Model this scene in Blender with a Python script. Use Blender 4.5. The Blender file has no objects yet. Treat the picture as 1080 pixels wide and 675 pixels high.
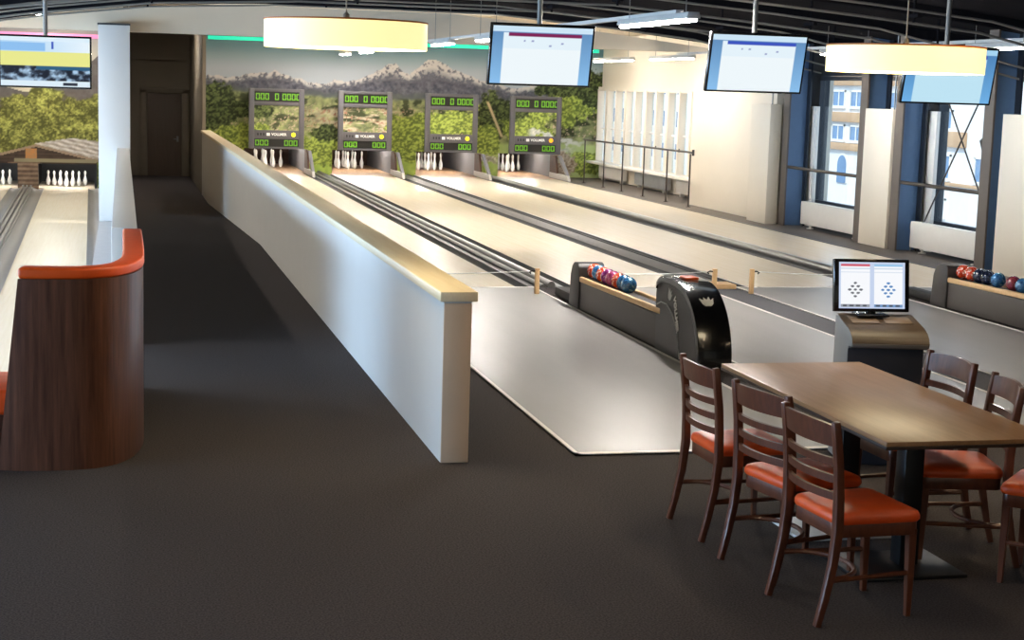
import bpy, bmesh, math, random
import numpy as np
from mathutils import Matrix, Vector
random.seed(7)
PI = math.pi
S = bpy.context.scene
COL = S.collection

# ------------------------------------------------------------------ materials
def lin(c):
    r = []
    for v in c[:3]:
        v = v / 255.0
        r.append(v / 12.92 if v <= 0.04045 else ((v + 0.055) / 1.055) ** 2.4)
    return (r[0], r[1], r[2], 1.0)

def mat(name, rgb, rough=0.5, metal=0.0, var=0.06, scale=8.0, stretch=(1, 1, 1), bump=0.0, bscale=None, spec=0.5, coat=0.0):
    m = bpy.data.materials.new(name); m.use_nodes = True
    nt = m.node_tree; p = nt.nodes['Principled BSDF']
    p.inputs['Roughness'].default_value = rough
    p.inputs['Metallic'].default_value = metal
    p.inputs['Specular IOR Level'].default_value = spec
    p.inputs['Coat Weight'].default_value = coat
    tc = nt.nodes.new('ShaderNodeTexCoord'); mp = nt.nodes.new('ShaderNodeMapping')
    mp.inputs['Scale'].default_value = stretch
    nt.links.new(tc.outputs['Object'], mp.inputs['Vector'])
    nz = nt.nodes.new('ShaderNodeTexNoise'); nz.inputs['Scale'].default_value = scale; nz.inputs['Detail'].default_value = 5
    nt.links.new(mp.outputs['Vector'], nz.inputs['Vector'])
    cr = nt.nodes.new('ShaderNodeValToRGB')
    c = lin(rgb)
    cr.color_ramp.elements[0].position = 0.25; cr.color_ramp.elements[1].position = 0.75
    cr.color_ramp.elements[0].color = tuple(max(0, v * (1 - var)) for v in c[:3]) + (1,)
    cr.color_ramp.elements[1].color = tuple(min(1, v * (1 + var)) for v in c[:3]) + (1,)
    nt.links.new(nz.outputs['Fac'], cr.inputs['Fac'])
    nt.links.new(cr.outputs['Color'], p.inputs['Base Color'])
    if bump:
        b = nt.nodes.new('ShaderNodeBump'); b.inputs['Strength'].default_value = bump; b.inputs['Distance'].default_value = 0.01
        n2 = nt.nodes.new('ShaderNodeTexNoise'); n2.inputs['Scale'].default_value = bscale or scale; n2.inputs['Detail'].default_value = 3
        nt.links.new(mp.outputs['Vector'], n2.inputs['Vector'])
        nt.links.new(n2.outputs['Fac'], b.inputs['Height']); nt.links.new(b.outputs['Normal'], p.inputs['Normal'])
    return m

def wood(name, a, b, rough=0.4, grain=(1, 1, 1), scale=6.0, spec=0.5, coat=0.0):
    m = mat(name, a, rough=rough, scale=scale, stretch=grain, spec=spec, coat=coat)
    nt = m.node_tree
    cr = [n for n in nt.nodes if n.type == 'VALTORGB'][0]
    cr.color_ramp.elements[0].color = lin(a); cr.color_ramp.elements[1].color = lin(b)
    nz = [n for n in nt.nodes if n.type == 'TEX_NOISE'][0]
    nz.inputs['Detail'].default_value = 8; nz.inputs['Roughness'].default_value = 0.65
    return m

def emit(name, rgb, strength, rough=0.5):
    m = bpy.data.materials.new(name); m.use_nodes = True
    p = m.node_tree.nodes['Principled BSDF']
    p.inputs['Base Color'].default_value = lin(rgb)
    p.inputs['Emission Color'].default_value = lin(rgb)
    p.inputs['Emission Strength'].default_value = strength
    p.inputs['Roughness'].default_value = rough
    return m

def attr_mat(name, emission=0.0, rough=0.7, spec=0.2):
    m = bpy.data.materials.new(name); m.use_nodes = True
    nt = m.node_tree; p = nt.nodes['Principled BSDF']
    a = nt.nodes.new('ShaderNodeVertexColor'); a.layer_name = 'print'
    p.inputs['Roughness'].default_value = rough; p.inputs['Specular IOR Level'].default_value = spec
    if emission > 0:
        p.inputs['Base Color'].default_value = (0.01, 0.01, 0.01, 1)
        nt.links.new(a.outputs['Color'], p.inputs['Emission Color']); p.inputs['Emission Strength'].default_value = emission
    else:
        nt.links.new(a.outputs['Color'], p.inputs['Base Color'])
    return m

def glass_mat(name):
    m = bpy.data.materials.new(name); m.use_nodes = True
    nt = m.node_tree; nt.nodes.remove(nt.nodes['Principled BSDF']); out = nt.nodes['Material Output']
    tr = nt.nodes.new('ShaderNodeBsdfTransparent'); tr.inputs['Color'].default_value = (0.93, 0.97, 1, 1)
    gl = nt.nodes.new('ShaderNodeBsdfGlossy'); gl.inputs['Roughness'].default_value = 0.02
    lw = nt.nodes.new('ShaderNodeLayerWeight')
    pw = nt.nodes.new('ShaderNodeMath'); pw.operation = 'POWER'; pw.inputs[1].default_value = 5.0
    fr = nt.nodes.new('ShaderNodeMath'); fr.operation = 'MULTIPLY_ADD'; fr.inputs[1].default_value = 0.8; fr.inputs[2].default_value = 0.03
    nt.links.new(lw.outputs['Facing'], pw.inputs[0]); nt.links.new(pw.outputs[0], fr.inputs[0])
    mx = nt.nodes.new('ShaderNodeMixShader')
    nt.links.new(fr.outputs[0], mx.inputs['Fac']); nt.links.new(tr.outputs['BSDF'], mx.inputs[1]); nt.links.new(gl.outputs['BSDF'], mx.inputs[2])
    nt.links.new(mx.outputs['Shader'], out.inputs['Surface'])
    return m

def ball_mat(name, a, b, c):
    m = mat(name, a, rough=0.12, scale=14, var=0.3, coat=0.6)
    nt = m.node_tree
    nz = [n for n in nt.nodes if n.type == 'TEX_NOISE'][0]; nz.inputs['Distortion'].default_value = 2.5; nz.inputs['Detail'].default_value = 2
    cr = [n for n in nt.nodes if n.type == 'VALTORGB'][0].color_ramp
    cr.elements[0].position = 0.36; cr.elements[0].color = lin(b)
    cr.elements[1].position = 0.68; cr.elements[1].color = lin(c)
    e = cr.elements.new(0.44); e.color = lin(a)
    e = cr.elements.new(0.60); e.color = lin(a)
    return m

M = {}
M['carpet'] = mat('carpet', (70, 65, 65), rough=0.95, var=0.36, scale=105, bump=0.25, bscale=260, spec=0.15)
for _n in M['carpet'].node_tree.nodes:
    if _n.type == 'VALTORGB': _n.color_ramp.elements[0].position = .38; _n.color_ramp.elements[1].position = .62
M['carpet_strip'] = mat('carpet_strip', (92, 92, 96), rough=0.9, var=0.15, scale=120, spec=0.2)
M['approach'] = mat('approach_vinyl', (140, 139, 138), rough=0.33, var=0.09, scale=1.4, stretch=(2.2, .35, 1), spec=0.45)
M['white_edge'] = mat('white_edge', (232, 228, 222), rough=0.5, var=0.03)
M['lane'] = wood('lane_maple', (231, 215, 188), (239, 227, 205), rough=0.26, grain=(14, .35, 1), scale=2.0, spec=0.4)
M['pindeck'] = wood('pin_deck_wood', (176, 134, 98), (206, 168, 130), rough=0.3, grain=(10, .5, 1), scale=2.5)
M['gutter_dark'] = mat('gutter_dark', (70, 70, 72), rough=0.45, var=0.1, spec=0.4)
M['gutter_grey'] = mat('gutter_grey', (124, 122, 120), rough=0.5, var=0.06)
M['gutter_light'] = mat('gutter_light', (176, 178, 176), rough=0.35, var=0.05)
M['silver'] = mat('silver_tube', (142, 142, 140), rough=0.38, metal=0.8, var=0.04)
M['steel_grey'] = mat('steel_grey', (92, 84, 78), rough=0.55, var=0.06)
M['white_wall'] = mat('white_paint', (222, 220, 216), rough=0.6, var=0.015, scale=3)
M['cream_wall'] = mat('cream_paint', (230, 218, 198), rough=0.7, var=0.015, scale=2)
M['header'] = mat('header_paint', (226, 211, 188), rough=0.75, var=0.015, scale=2)
M['brown_wall'] = mat('taupe_paint', (122, 112, 96), rough=0.75, var=0.05, scale=2)
M['brown_door'] = wood('dark_door', (88, 76, 66), (100, 86, 74), rough=0.6, grain=(14, 14, 1), scale=2)
M['cap'] = wood('cap_wood', (234, 213, 172), (244, 227, 192), rough=0.45, grain=(10, .6, 10), scale=3)
M['ceiling'] = mat('dark_ceiling', (40, 39, 42), rough=0.95, var=0.1, scale=3, spec=0.0)
M['beam'] = mat('dark_beam', (30, 29, 32), rough=0.9, var=0.1, spec=0.0)
M['tube'] = mat('truss_tube', (132, 128, 122), rough=0.5, metal=0.0, var=0.05)
M['dark_steel'] = mat('dark_blue_steel', (30, 35, 44), rough=0.4, var=0.08, spec=0.5)
M['brown_steel'] = mat('brown_steel', (96, 86, 78), rough=0.5, var=0.05)
M['skylit_web'] = mat('skylit_web', (92, 122, 160), rough=0.4, var=0.05)  # blue sky light on the steel is put into this colour
M['black'] = mat('black_plastic', (16, 16, 18), rough=0.22, var=0.1, coat=0.4)
M['black_matte'] = mat('black_matte', (22, 22, 24), rough=0.55, var=0.1)
M['charcoal'] = mat('charcoal_panel', (74, 70, 68), rough=0.5, var=0.04, scale=4)
M['charcoal2'] = mat('charcoal_hood', (52, 50, 50), rough=0.45, var=0.04, scale=4)
M['mask_frame'] = mat('mask_frame', (84, 82, 86), rough=0.5, var=0.05)
M['mask_dark'] = mat('mask_display', (22, 20, 20), rough=0.3, var=0.05)
M['digits'] = emit('green_digits', (104, 168, 32), 0.24)
M['yellow_lamp'] = emit('yellow_lamp', (236, 224, 40), 0.9)
M['orange_lamp'] = emit('orange_lamp', (250, 160, 30), 0.9)
M['white_mark'] = mat('white_mark', (236, 236, 232), rough=0.5, var=0.02)
M['pin'] = mat('pin_white', (240, 238, 232), rough=0.25, var=0.02)
M['veneer'] = wood('dark_veneer', (54, 31, 23), (116, 76, 58), rough=0.34, grain=(9, 9, .5), scale=3.2, spec=0.4)
M['orange'] = mat('orange_leather', (228, 86, 18), rough=0.45, var=0.06, scale=12)
M['cream_liner'] = mat('cream_liner', (228, 196, 178), rough=0.6, var=0.03)
M['chair_wood'] = wood('chair_wood', (66, 34, 22), (108, 60, 38), rough=0.32, grain=(5, 5, 1.2), scale=6, coat=0.2)
M['seat'] = mat('seat_orange', (216, 80, 26), rough=0.42, var=0.1, scale=10)
M['table_top'] = wood('table_top', (132, 98, 66), (156, 120, 86), rough=0.36, grain=(9, .7, 1), scale=3, spec=0.4)
M['table_edge'] = mat('table_edge', (44, 28, 20), rough=0.45, var=0.1)
M['iron'] = mat('black_iron', (20, 20, 22), rough=0.4, metal=0.3, var=0.1)
M['base_steel'] = mat('brushed_base', (190, 188, 184), rough=0.35, metal=0.85, var=0.05)
M['console_side'] = mat('console_side', (150, 146, 140), rough=0.5, var=0.03)
M['console_top'] = mat('console_top', (92, 74, 58), rough=0.4, var=0.06, scale=3)
M['key_field'] = mat('key_field', (98, 80, 64), rough=0.4, var=0.05)
M['console_front'] = mat('console_front', (34, 36, 44), rough=0.45, var=0.06)
M['radiator'] = mat('radiator_white', (236, 230, 220), rough=0.45, var=0.02)
M['rail'] = mat('rail_metal', (74, 66, 60), rough=0.4, metal=0.4, var=0.05)
M['tan_post'] = wood('tan_post', (206, 168, 120), (222, 188, 142), rough=0.5, grain=(8, 8, 1), scale=4)
M['batten_body'] = mat('batten_body', (206, 202, 196), rough=0.45, var=0.02)
M['near_fill_tube'] = emit('near_fill_tube', (255, 224, 182), 42.0)  # warm glow of the added, unseen strip lights near the table
M['shade'] = emit('shade_fabric', (255, 236, 172), 1.05)
M['shade_rim'] = mat('shade_rim', (196, 110, 40), rough=0.6, var=0.05)
M['diffuser'] = emit('lamp_diffuser', (255, 236, 196), 14.0)
M['cable'] = mat('cable', (196, 176, 150), rough=0.5, var=0.03)
M['teal_led'] = emit('teal_led', (40, 214, 172), .85)
M['pink_led'] = emit('pink_led', (226, 130, 170), .8)
M['glass'] = glass_mat('window_glass')
M['mural'] = attr_mat('printed_mural', 0, 0.75, 0.15)
M['screen'] = attr_mat('lit_screen', 1.0, 0.3, 0.3)
M['facade'] = mat('facade_render', (232, 230, 226), rough=0.9, var=0.03, scale=1)
M['facade_band'] = mat('facade_band', (196, 160, 124), rough=0.9, var=0.05, scale=1)
M['facade_glass'] = mat('facade_glass', (110, 140, 172), rough=0.2, var=0.08, scale=1)
M['street'] = mat('street', (150, 148, 146), rough=0.9, var=0.06, scale=1)
M['lower_floor'] = mat('lower_floor', (150, 152, 156), rough=0.6, var=0.05)
M['brown_stone'] = mat('pit_brown', (74, 48, 34), rough=0.7, var=0.3, scale=5)
M['pit_grey'] = mat('pit_grey', (112, 112, 116), rough=0.6, var=0.05)
M['kick'] = mat('kick_light', (176, 172, 166), rough=0.5, var=0.04)

# ------------------------------------------------------------------ mesh builder
class MB:
    def __init__(s): s.bm = bmesh.new()
    def _join(s, t):
        me = bpy.data.meshes.new('tmp'); t.to_mesh(me); t.free(); s.bm.from_mesh(me); bpy.data.meshes.remove(me)
    def box(s, x0, x1, y0, y1, z0, z1, bevel=0.0, seg=2, mtx=None):
        t = bmesh.new(); bmesh.ops.create_cube(t, size=1)
        for v in t.verts:
            v.co = Vector((x0 + (v.co.x + .5) * (x1 - x0), y0 + (v.co.y + .5) * (y1 - y0), z0 + (v.co.z + .5) * (z1 - z0)))
        if bevel: bmesh.ops.bevel(t, geom=list(t.edges), offset=bevel, segments=seg, affect='EDGES', profile=0.5)
        if mtx is not None: bmesh.ops.transform(t, matrix=mtx, verts=t.verts)
        s._join(t); return s
    def path(s, pts, r, n=10, square=False, radii=None):
        pts = [Vector(p) for p in pts]; t = bmesh.new(); rings = []
        N = 4 if square else n
        for i, p in enumerate(pts):
            d = (pts[min(i + 1, len(pts) - 1)] - pts[max(i - 1, 0)]).normalized()
            up = Vector((0, 0, 1)) if abs(d.z) < .9 else Vector((0, 1, 0))
            a = d.cross(up).normalized(); b = a.cross(d).normalized()
            rr = radii[i] if radii else r
            ring = []
            for k in range(N):
                th = 2 * PI * k / N + (PI / 4 if square else 0)
                q = rr * (math.sqrt(2) if square else 1)
                ring.append(t.verts.new(p + a * math.cos(th) * q + b * math.sin(th) * q))
            rings.append(ring)
        for i in range(len(rings) - 1):
            for k in range(N): t.faces.new((rings[i][k], rings[i][(k + 1) % N], rings[i + 1][(k + 1) % N], rings[i + 1][k]))
        t.faces.new(rings[0][::-1]); t.faces.new(rings[-1])
        bmesh.ops.recalc_face_normals(t, faces=t.faces)
        s._join(t); return s
    def lathe(s, prof, c=(0, 0, 0), n=24):
        t = bmesh.new(); rings = []
        for r, z in prof:
            if r < 1e-5: rings.append([t.verts.new((c[0], c[1], c[2] + z))])
            else: rings.append([t.verts.new((c[0] + r * math.cos(2 * PI * k / n), c[1] + r * math.sin(2 * PI * k / n), c[2] + z)) for k in range(n)])
        for a, b in zip(rings, rings[1:]):
            for k in range(n):
                k2 = (k + 1) % n
                if len(a) == 1 and len(b) == 1: continue
                if len(a) == 1: t.faces.new((a[0], b[k], b[k2]))
                elif len(b) == 1: t.faces.new((a[k], a[k2], b[0]))
                else: t.faces.new((a[k], a[k2], b[k2], b[k]))
        bmesh.ops.recalc_face_normals(t, faces=t.faces)
        s._join(t); return s
    def prism(s, poly, axis, a, b, bevel=0.0):
        # poly: 2-D points; axis 'x': (y,z); 'y': (x,z); 'z': (x,y)
        def P(p, h):
            return {'x': (h, p[0], p[1]), 'y': (p[0], h, p[1]), 'z': (p[0], p[1], h)}[axis]
        t = bmesh.new()
        A = [t.verts.new(P(p, a)) for p in poly]; B = [t.verts.new(P(p, b)) for p in poly]
        n = len(poly)
        for i in range(n): t.faces.new((A[i], A[(i + 1) % n], B[(i + 1) % n], B[i]))
        t.faces.new(A[::-1]); t.faces.new(B)
        bmesh.ops.recalc_face_normals(t, faces=t.faces)
        if bevel: bmesh.ops.bevel(t, geom=list(t.edges), offset=bevel, segments=2, affect='EDGES', profile=0.5)
        s._join(t); return s
    def strip(s, poly, y0, y1):
        # open (x,z) profile extruded along Y
        t = bmesh.new()
        A = [t.verts.new((p[0], y0, p[1])) for p in poly]; B = [t.verts.new((p[0], y1, p[1])) for p in poly]
        for i in range(len(poly) - 1): t.faces.new((A[i], A[i + 1], B[i + 1], B[i]))
        s._join(t); return s
    def quadpoly(s, pts):
        t = bmesh.new(); t.faces.new([t.verts.new(p) for p in pts]); s._join(t); return s
    def loft(s, lower, upper, thick_in=None):
        t = bmesh.new(); A = [t.verts.new(p) for p in lower]; B = [t.verts.new(p) for p in upper]
        for i in range(len(A) - 1): t.faces.new((A[i], A[i + 1], B[i + 1], B[i]))
        s._join(t); return s
    def build(s, name, m, parent=None, angle=35, local=True, label=None):
        me = bpy.data.meshes.new(name); s.bm.to_mesh(me); s.bm.free()
        me.materials.append(m)
        for p in me.polygons: p.use_smooth = True
        me.set_sharp_from_angle(angle=math.radians(angle))
        o = bpy.data.objects.new(name, me); COL.objects.link(o)
        if parent is not None:
            o.parent = parent
            if not local:
                off = Vector((0, 0, 0)); q = parent
                while q is not None: off += q.location; q = q.parent
                me.transform(Matrix.Translation(-off))
        if label: o['label'] = label
        return o

def tag(o, label=None, cat=None, group=None, kind=None):
    if label: o['label'] = label
    if cat: o['category'] = cat
    if group: o['group'] = group
    if kind: o['kind'] = kind
    return o
def thing(name, label, cat, loc=(0, 0, 0), rz=0.0, group=None):
    o = bpy.data.objects.new(name, None); COL.objects.link(o); o.empty_display_size = 0.1
    o.location = loc; o.rotation_euler = (0, 0, rz)
    return tag(o, label, cat, group)
def struct(o, label=None, cat=None): return tag(o, label, cat, kind='structure')
def copy_tree(o, parent=None):
    c = o.copy(); COL.objects.link(c)
    if parent is not None: c.parent = parent
    for ch in list(o.children): copy_tree(ch, c)
    return c
def text_part(name, body, size, m, parent, mtx, depth=0.002):
    cu = bpy.data.curves.new(name + '_c', 'FONT'); cu.body = body; cu.size = size; cu.extrude = depth
    cu.offset = size * .035; cu.align_x = 'CENTER'; cu.align_y = 'CENTER'
    o = bpy.data.objects.new(name + '_t', cu); COL.objects.link(o)
    bpy.context.view_layer.update()
    me = bpy.data.meshes.new_from_object(o.evaluated_get(bpy.context.evaluated_depsgraph_get()))
    bpy.data.objects.remove(o); me.name = name; me.materials.clear(); me.materials.append(m); me.transform(mtx)
    r = bpy.data.objects.new(name, me); COL.objects.link(r); r.parent = parent
    return r

# ------------------------------------------------------------------ printed pictures (flat prints and screens)
rng = np.random.default_rng(11)
_tab = rng.random((256, 256))
def vnoise(x, y):
    xi = np.floor(x).astype(int); yi = np.floor(y).astype(int); fx = x - xi; fy = y - yi
    fx = fx * fx * (3 - 2 * fx); fy = fy * fy * (3 - 2 * fy)
    g = lambda a, b: _tab[a % 256, b % 256]
    return (g(xi, yi) * (1 - fx) + g(xi + 1, yi) * fx) * (1 - fy) + (g(xi, yi + 1) * (1 - fx) + g(xi + 1, yi + 1) * fx) * fy
def fbm(x, y, o=4):
    v = np.zeros_like(x); a = .5
    for i in range(o):
        v += a * vnoise(x * 2 ** i + 17.3 * i, y * 2 ** i + 5.1 * i); a *= .5
    return v / (1 - .5 ** o)
def C3(c): return np.array(c, float)
def mix(a, b, t):
    t = np.clip(t, 0, 1)[..., None]
    return a * (1 - t) + b * t
def sstep(a, b, x):
    t = np.clip((x - a) / (b - a), 0, 1); return t * t * (3 - 2 * t)

RX = [1.9, 2.41, 3.03, 3.33, 3.68, 3.91, 4.38, 4.74, 5.09, 5.68, 6.09, 6.4, 6.68, 6.88, 7.05, 7.36, 7.65, 8.09, 8.59, 9.09, 9.84, 10.21, 10.6, 12.2]
RZ = [2.37, 2.32, 2.39, 2.44, 2.48, 2.39, 2.31, 2.23, 2.31, 2.35, 2.53, 2.68, 2.79, 2.6, 2.53, 2.78, 2.94, 2.73, 2.53, 2.38, 2.26, 2.34, 2.28, 2.2]
BX = [1.9, 2.99, 4.62, 6.29, 7.99, 9.48, 12.2]; BZ = [2.03, 1.97, 1.92, 1.85, 1.93, 1.75, 1.7]
def mural_right(X, Z):
    n1 = fbm(X * 3, Z * 5); n2 = fbm(X * 9, Z * 11 + 40); n3 = fbm(X * 22, Z * 26 + 9, 3)
    sky = mix(C3((178, 186, 192)), C3((100, 132, 138)), sstep(2.5, 3.3, Z))
    col = np.broadcast_to(sky, X.shape + (3,)).copy()
    ridge = np.interp(X, RX, RZ) + .13 * (fbm(X * 6, X * 0 + 3) - .5)
    base = np.interp(X, BX, BZ) + .1 * (n1 - .5)
    # mountains: snow and rock
    rel = (ridge - Z)
    snowline = .11 + .23 * sstep(2.35, 2.95, ridge)
    gully = fbm(X * 14 + Z * 8, Z * 13 - X * 5, 5)
    snow = np.clip(1.55 - rel / snowline, 0, 1) * sstep(.40, .58, gully + .14 * (1 - rel / snowline))
    rock = mix(C3((112, 112, 120)), C3((70, 72, 82)), gully * 1.8 - .4)
    mtn = mix(rock, C3((210, 204, 196)), snow * .95)
    col = np.where((Z < ridge)[..., None], mtn, col)
    # foothills
    foot = base + .12 + .1 * (fbm(X * 2.2, X * 0 + 8) - .5)
    fh = mix(C3((78, 82, 88)), C3((98, 104, 98)), n2)
    col = mix(col, fh, sstep(.05, -.05, Z - foot))
    # valley
    val = mix(C3((98, 104, 74)), C3((160, 166, 112)), n2 * 1.8 - .4)
    val = mix(val, C3((60, 66, 44)), sstep(.54, .66, n1))
    specks = sstep(.66, .72, n3) * sstep(1.9, 1.5, Z) * sstep(.9, 1.1, Z)
    val = mix(val, C3((196, 172, 150)), specks * .8)
    tw = np.exp(-((X - 6.0) / 1.5) ** 2) * sstep(1.0, 1.12, Z) * sstep(1.68, 1.55, Z)
    bandz = sstep(.42, .62, fbm(X * 2.5, Z * 14 + 2))
    val = mix(val, mix(C3((204, 188, 164)), C3((150, 96, 80)), sstep(.55, .7, n3)), tw * bandz)
    col = mix(col, val, sstep(.05, -.05, Z - base))
    # meadow
    mz = .62 + .25 * sstep(6.5, 9.5, X) + .18 * (n1 - .5)
    meadow = mix(C3((180, 198, 96)), C3((150, 174, 84)), n2 * 2 - .5)
    meadow = mix(meadow, C3((172, 190, 128)), sstep(8.8, 10, X))
    col = mix(col, meadow, sstep(.06, -.06, Z - mz))
    # bushes and trees
    def blob(cx, cz, rx, rz, light, dark, col, ramp=.5):
        d = ((X - cx) / rx) ** 2 + ((Z - cz) / rz) ** 2 + (n2 - .5) * 1.5 + (n1 - .5) * 1.0
        leaf = mix(C3(dark), C3(light), (n3 - .36) * 3.2)
        return mix(col, leaf, sstep(1.12, .8, d))
    G = ((176, 192, 92), (98, 112, 54)); D = ((100, 112, 66), (42, 50, 32))
    for c in [(2.2, 1.75, .55, .45, D), (2.1, 1.35, .6, .4, D), (3.0, 1.55, .6, .2, D), (2.6, .75, .75, .38, G), (3.1, .95, .5, .28, G), (4.9, .6, .6, .4, G), (5.0, 1.0, .35, .2, D),
              (6.9, .95, .55, .5, G), (7.3, .6, .4, .35, G), (7.6, 1.25, .6, .35, G), (8.3, 1.35, .7, .35, G), (8.75, 1.2, .4, .7, G), (9.2, 1.5, .4, .6, D), (9.1, .9, .35, .4, G),
              (10.0, 1.5, .55, .5, G), (9.6, 1.75, .4, .3, D), (10.2, 1.1, .5, .35, G), (10.9, 1.85, .5, .45, G), (11.5, 1.95, .6, .5, G), (11.9, 2.3, .5, .5, D), (10.8, 2.25, .45, .22, D), (11.4, 2.3, .5, .22, D), (11.7, .35, .5, .3, G), (11.2, 1.5, .35, .25, G), (5.6, 1.75, .4, .12, D)]:
        col = blob(c[0], c[1], c[2], c[3], c[4][0], c[4][1], col)
    # rocky stream
    st = np.abs(Z - (1.2 - .35 * (X - 9.9) + .12 * np.sin(X * 5))) + (n2 - .5) * .22
    col = mix(col, mix(C3((226, 224, 214)), C3((150, 160, 160)), n3 * 1.6 - .4), sstep(.11, .05, st) * sstep(9.9, 10.1, X) * sstep(11.6, 11.0, X))
    st = np.abs(Z - (.92 + .03 * np.sin(X * 7))) + (n2 - .5) * .2
    col = mix(col, C3((214, 216, 208)), sstep(.09, .03, st) * sstep(10.2, 10.6, X) * sstep(12, 11.3, X))
    st = np.abs(Z - (.35 + .1 * np.sin(X * 3))) + (n2 - .5) * .3
    col = mix(col, mix(C3((220, 214, 198)), C3((130, 126, 112)), n3 * 2 - .6), sstep(.15, .06, st) * sstep(7.3, 7.5, X) * sstep(9.6, 9.2, X))
    # bare trunk leaning in the middle
    tr = np.abs((X - 9.15) - (1.75 - Z) * .45)
    col = mix(col, C3((196, 176, 140)), sstep(.05, .02, tr) * sstep(.95, 1.05, Z) * sstep(1.95, 1.85, Z))
    # rocks at the right foot
    d = ((X - 11.0) / .5) ** 2 + ((Z - .3) / .42) ** 2 + (n2 - .5)
    col = mix(col, mix(C3((196, 184, 164)), C3((120, 102, 84)), n3 * 2 - .5), sstep(1.05, .85, d))
    return col

def mural_left(X, Z):
    n1 = fbm(X * 4, Z * 5 + 70); n2 = fbm(X * 11, Z * 12 + 4); n3 = fbm(X * 26, Z * 28 + 1, 3)
    col = np.broadcast_to(mix(C3((206, 190, 160)), C3((168, 160, 150)), sstep(2.0, 3.3, Z)), X.shape + (3,)).copy()
    mt = 2.3 + .45 * np.sin(X * 1.5 + 2.0) + .15 * (n1 - .5)
    col = np.where((Z < mt)[..., None], mix(C3((92, 82, 76)), C3((112, 104, 98)), n2), col)
    t = 1.95 + .25 * np.sin(X * 2.3 + .8) + .5 * (n1 - .5) - .45 * sstep(-2.0, -2.4, X)
    leaf = mix(C3((84, 82, 38)), C3((192, 186, 96)), (n3 - .36) * 1.5 + (n2 - .45) * 1.1 + (n1 - .45) * 1.2)
    col = mix(col, leaf, sstep(.06, -.06, Z - t))
    # chalet: low gable, shingle roof to the right
    ax = -2.1
    rl = .52 - (ax - X) * .27
    low = .52 - (X - ax) * .235
    ridge_top = np.interp(X, [-2.1, -1.23, -.5, .1], [.55, .70, .62, .56])
    plank = .5 + .5 * np.sin(Z * 70)
    wallc = mix(C3((54, 42, 34)), C3((92, 72, 56)), plank * .4 + n2 * .5)
    col = np.where(((X < ax) & (Z < rl) | (X >= ax) & (Z < low))[..., None], wallc, col)
    row = .5 + .5 * np.sin((Z + X * .21) * 62); seam = .5 + .5 * np.sin(X * 24 + Z * 34)
    shing = mix(C3((140, 124, 110)), C3((232, 218, 200)), row * .5 + seam * .35 + n3 * .5 - .2)
    roof = (X >= ax) & (Z >= low) & (Z < ridge_top)
    col = np.where(roof[..., None], shing, col)
    eave = (np.abs(Z - np.where(X < ax, rl - .03, low - .02)) < .032)
    col = np.where((eave & (X > -3.2) & (X < -.55))[..., None], C3((150, 124, 100)), col)
    win = (X > -2.32) & (X < -2.06) & (Z > .18) & (Z < .42)
    col = np.where(win[..., None], mix(C3((150, 120, 84)), C3((196, 120, 60)), n3), col)
    beam = (np.abs(Z - .13) < .035) & (X > -2.6)
    col = np.where(beam[..., None], C3((134, 122, 92)), col)
    st = (X < -2.0) & (X > -2.75) & (Z < .09)
    rowz = .5 + .5 * np.sin(Z * 55)
    col = np.where(st[..., None], mix(C3((78, 58, 44)), C3((150, 124, 98)), rowz * .6 + n2 * .6 - .1), col)
    col = np.where(((X > -.62) & (Z < .1))[..., None], mix(C3((52, 50, 34)), C3((140, 150, 66)), n3 * 2 - .5), col)
    return col

def srgb_lin(c):
    c = np.clip(c, 0, 255) / 255.0
    return np.where(c <= .04045, c / 12.92, ((c + .055) / 1.055) ** 2.4)

def picture(name, m, parent, func, x0, x1, z0, z1, step, y=0.0, holes=(), thick=0.0):
    nx = max(2, int(round((x1 - x0) / step)) + 1); nz = max(2, int(round((z1 - z0) / step)) + 1)
    xs = np.linspace(x0, x1, nx); zs = np.linspace(z0, z1, nz)
    X, Z = np.meshgrid(xs, zs)
    col = srgb_lin(func(X, Z)).reshape(-1, 3)
    V = np.stack([X.ravel(), np.full(X.size, y), Z.ravel()], -1)
    F = []
    cx = (xs[:-1] + xs[1:]) / 2; cz = (zs[:-1] + zs[1:]) / 2
    for j in range(nz - 1):
        for i in range(nx - 1):
            if any(h[0] < cx[i] < h[1] and h[2] < cz[j] < h[3] for h in holes): continue
            a = j * nx + i
            F.append((a, a + 1, a + nx + 1, a + nx))
    me = bpy.data.meshes.new(name); me.from_pydata(V.tolist(), [], F)
    at = me.color_attributes.new('print', 'FLOAT_COLOR', 'POINT')
    at.data.foreach_set('color', np.concatenate([col, np.ones((len(col), 1))], 1).astype(np.float32).ravel())
    me.materials.append(m); me.update()
    o = bpy.data.objects.new(name, me); COL.objects.link(o)
    if parent is not None: o.parent = parent
    return o

# ------------------------------------------------------------------ room shell
LANES = [(2.90, 4.38), (5.08, 6.56), (7.22, 8.72), (9.36, 10.72)]
CX = [3.66, 5.83, 8.0, 10.17]
ORD = ['first', 'second', 'third', 'fourth']
FOUL = 17.7; FRONT = 9.4; WALLY = 40.5

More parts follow.
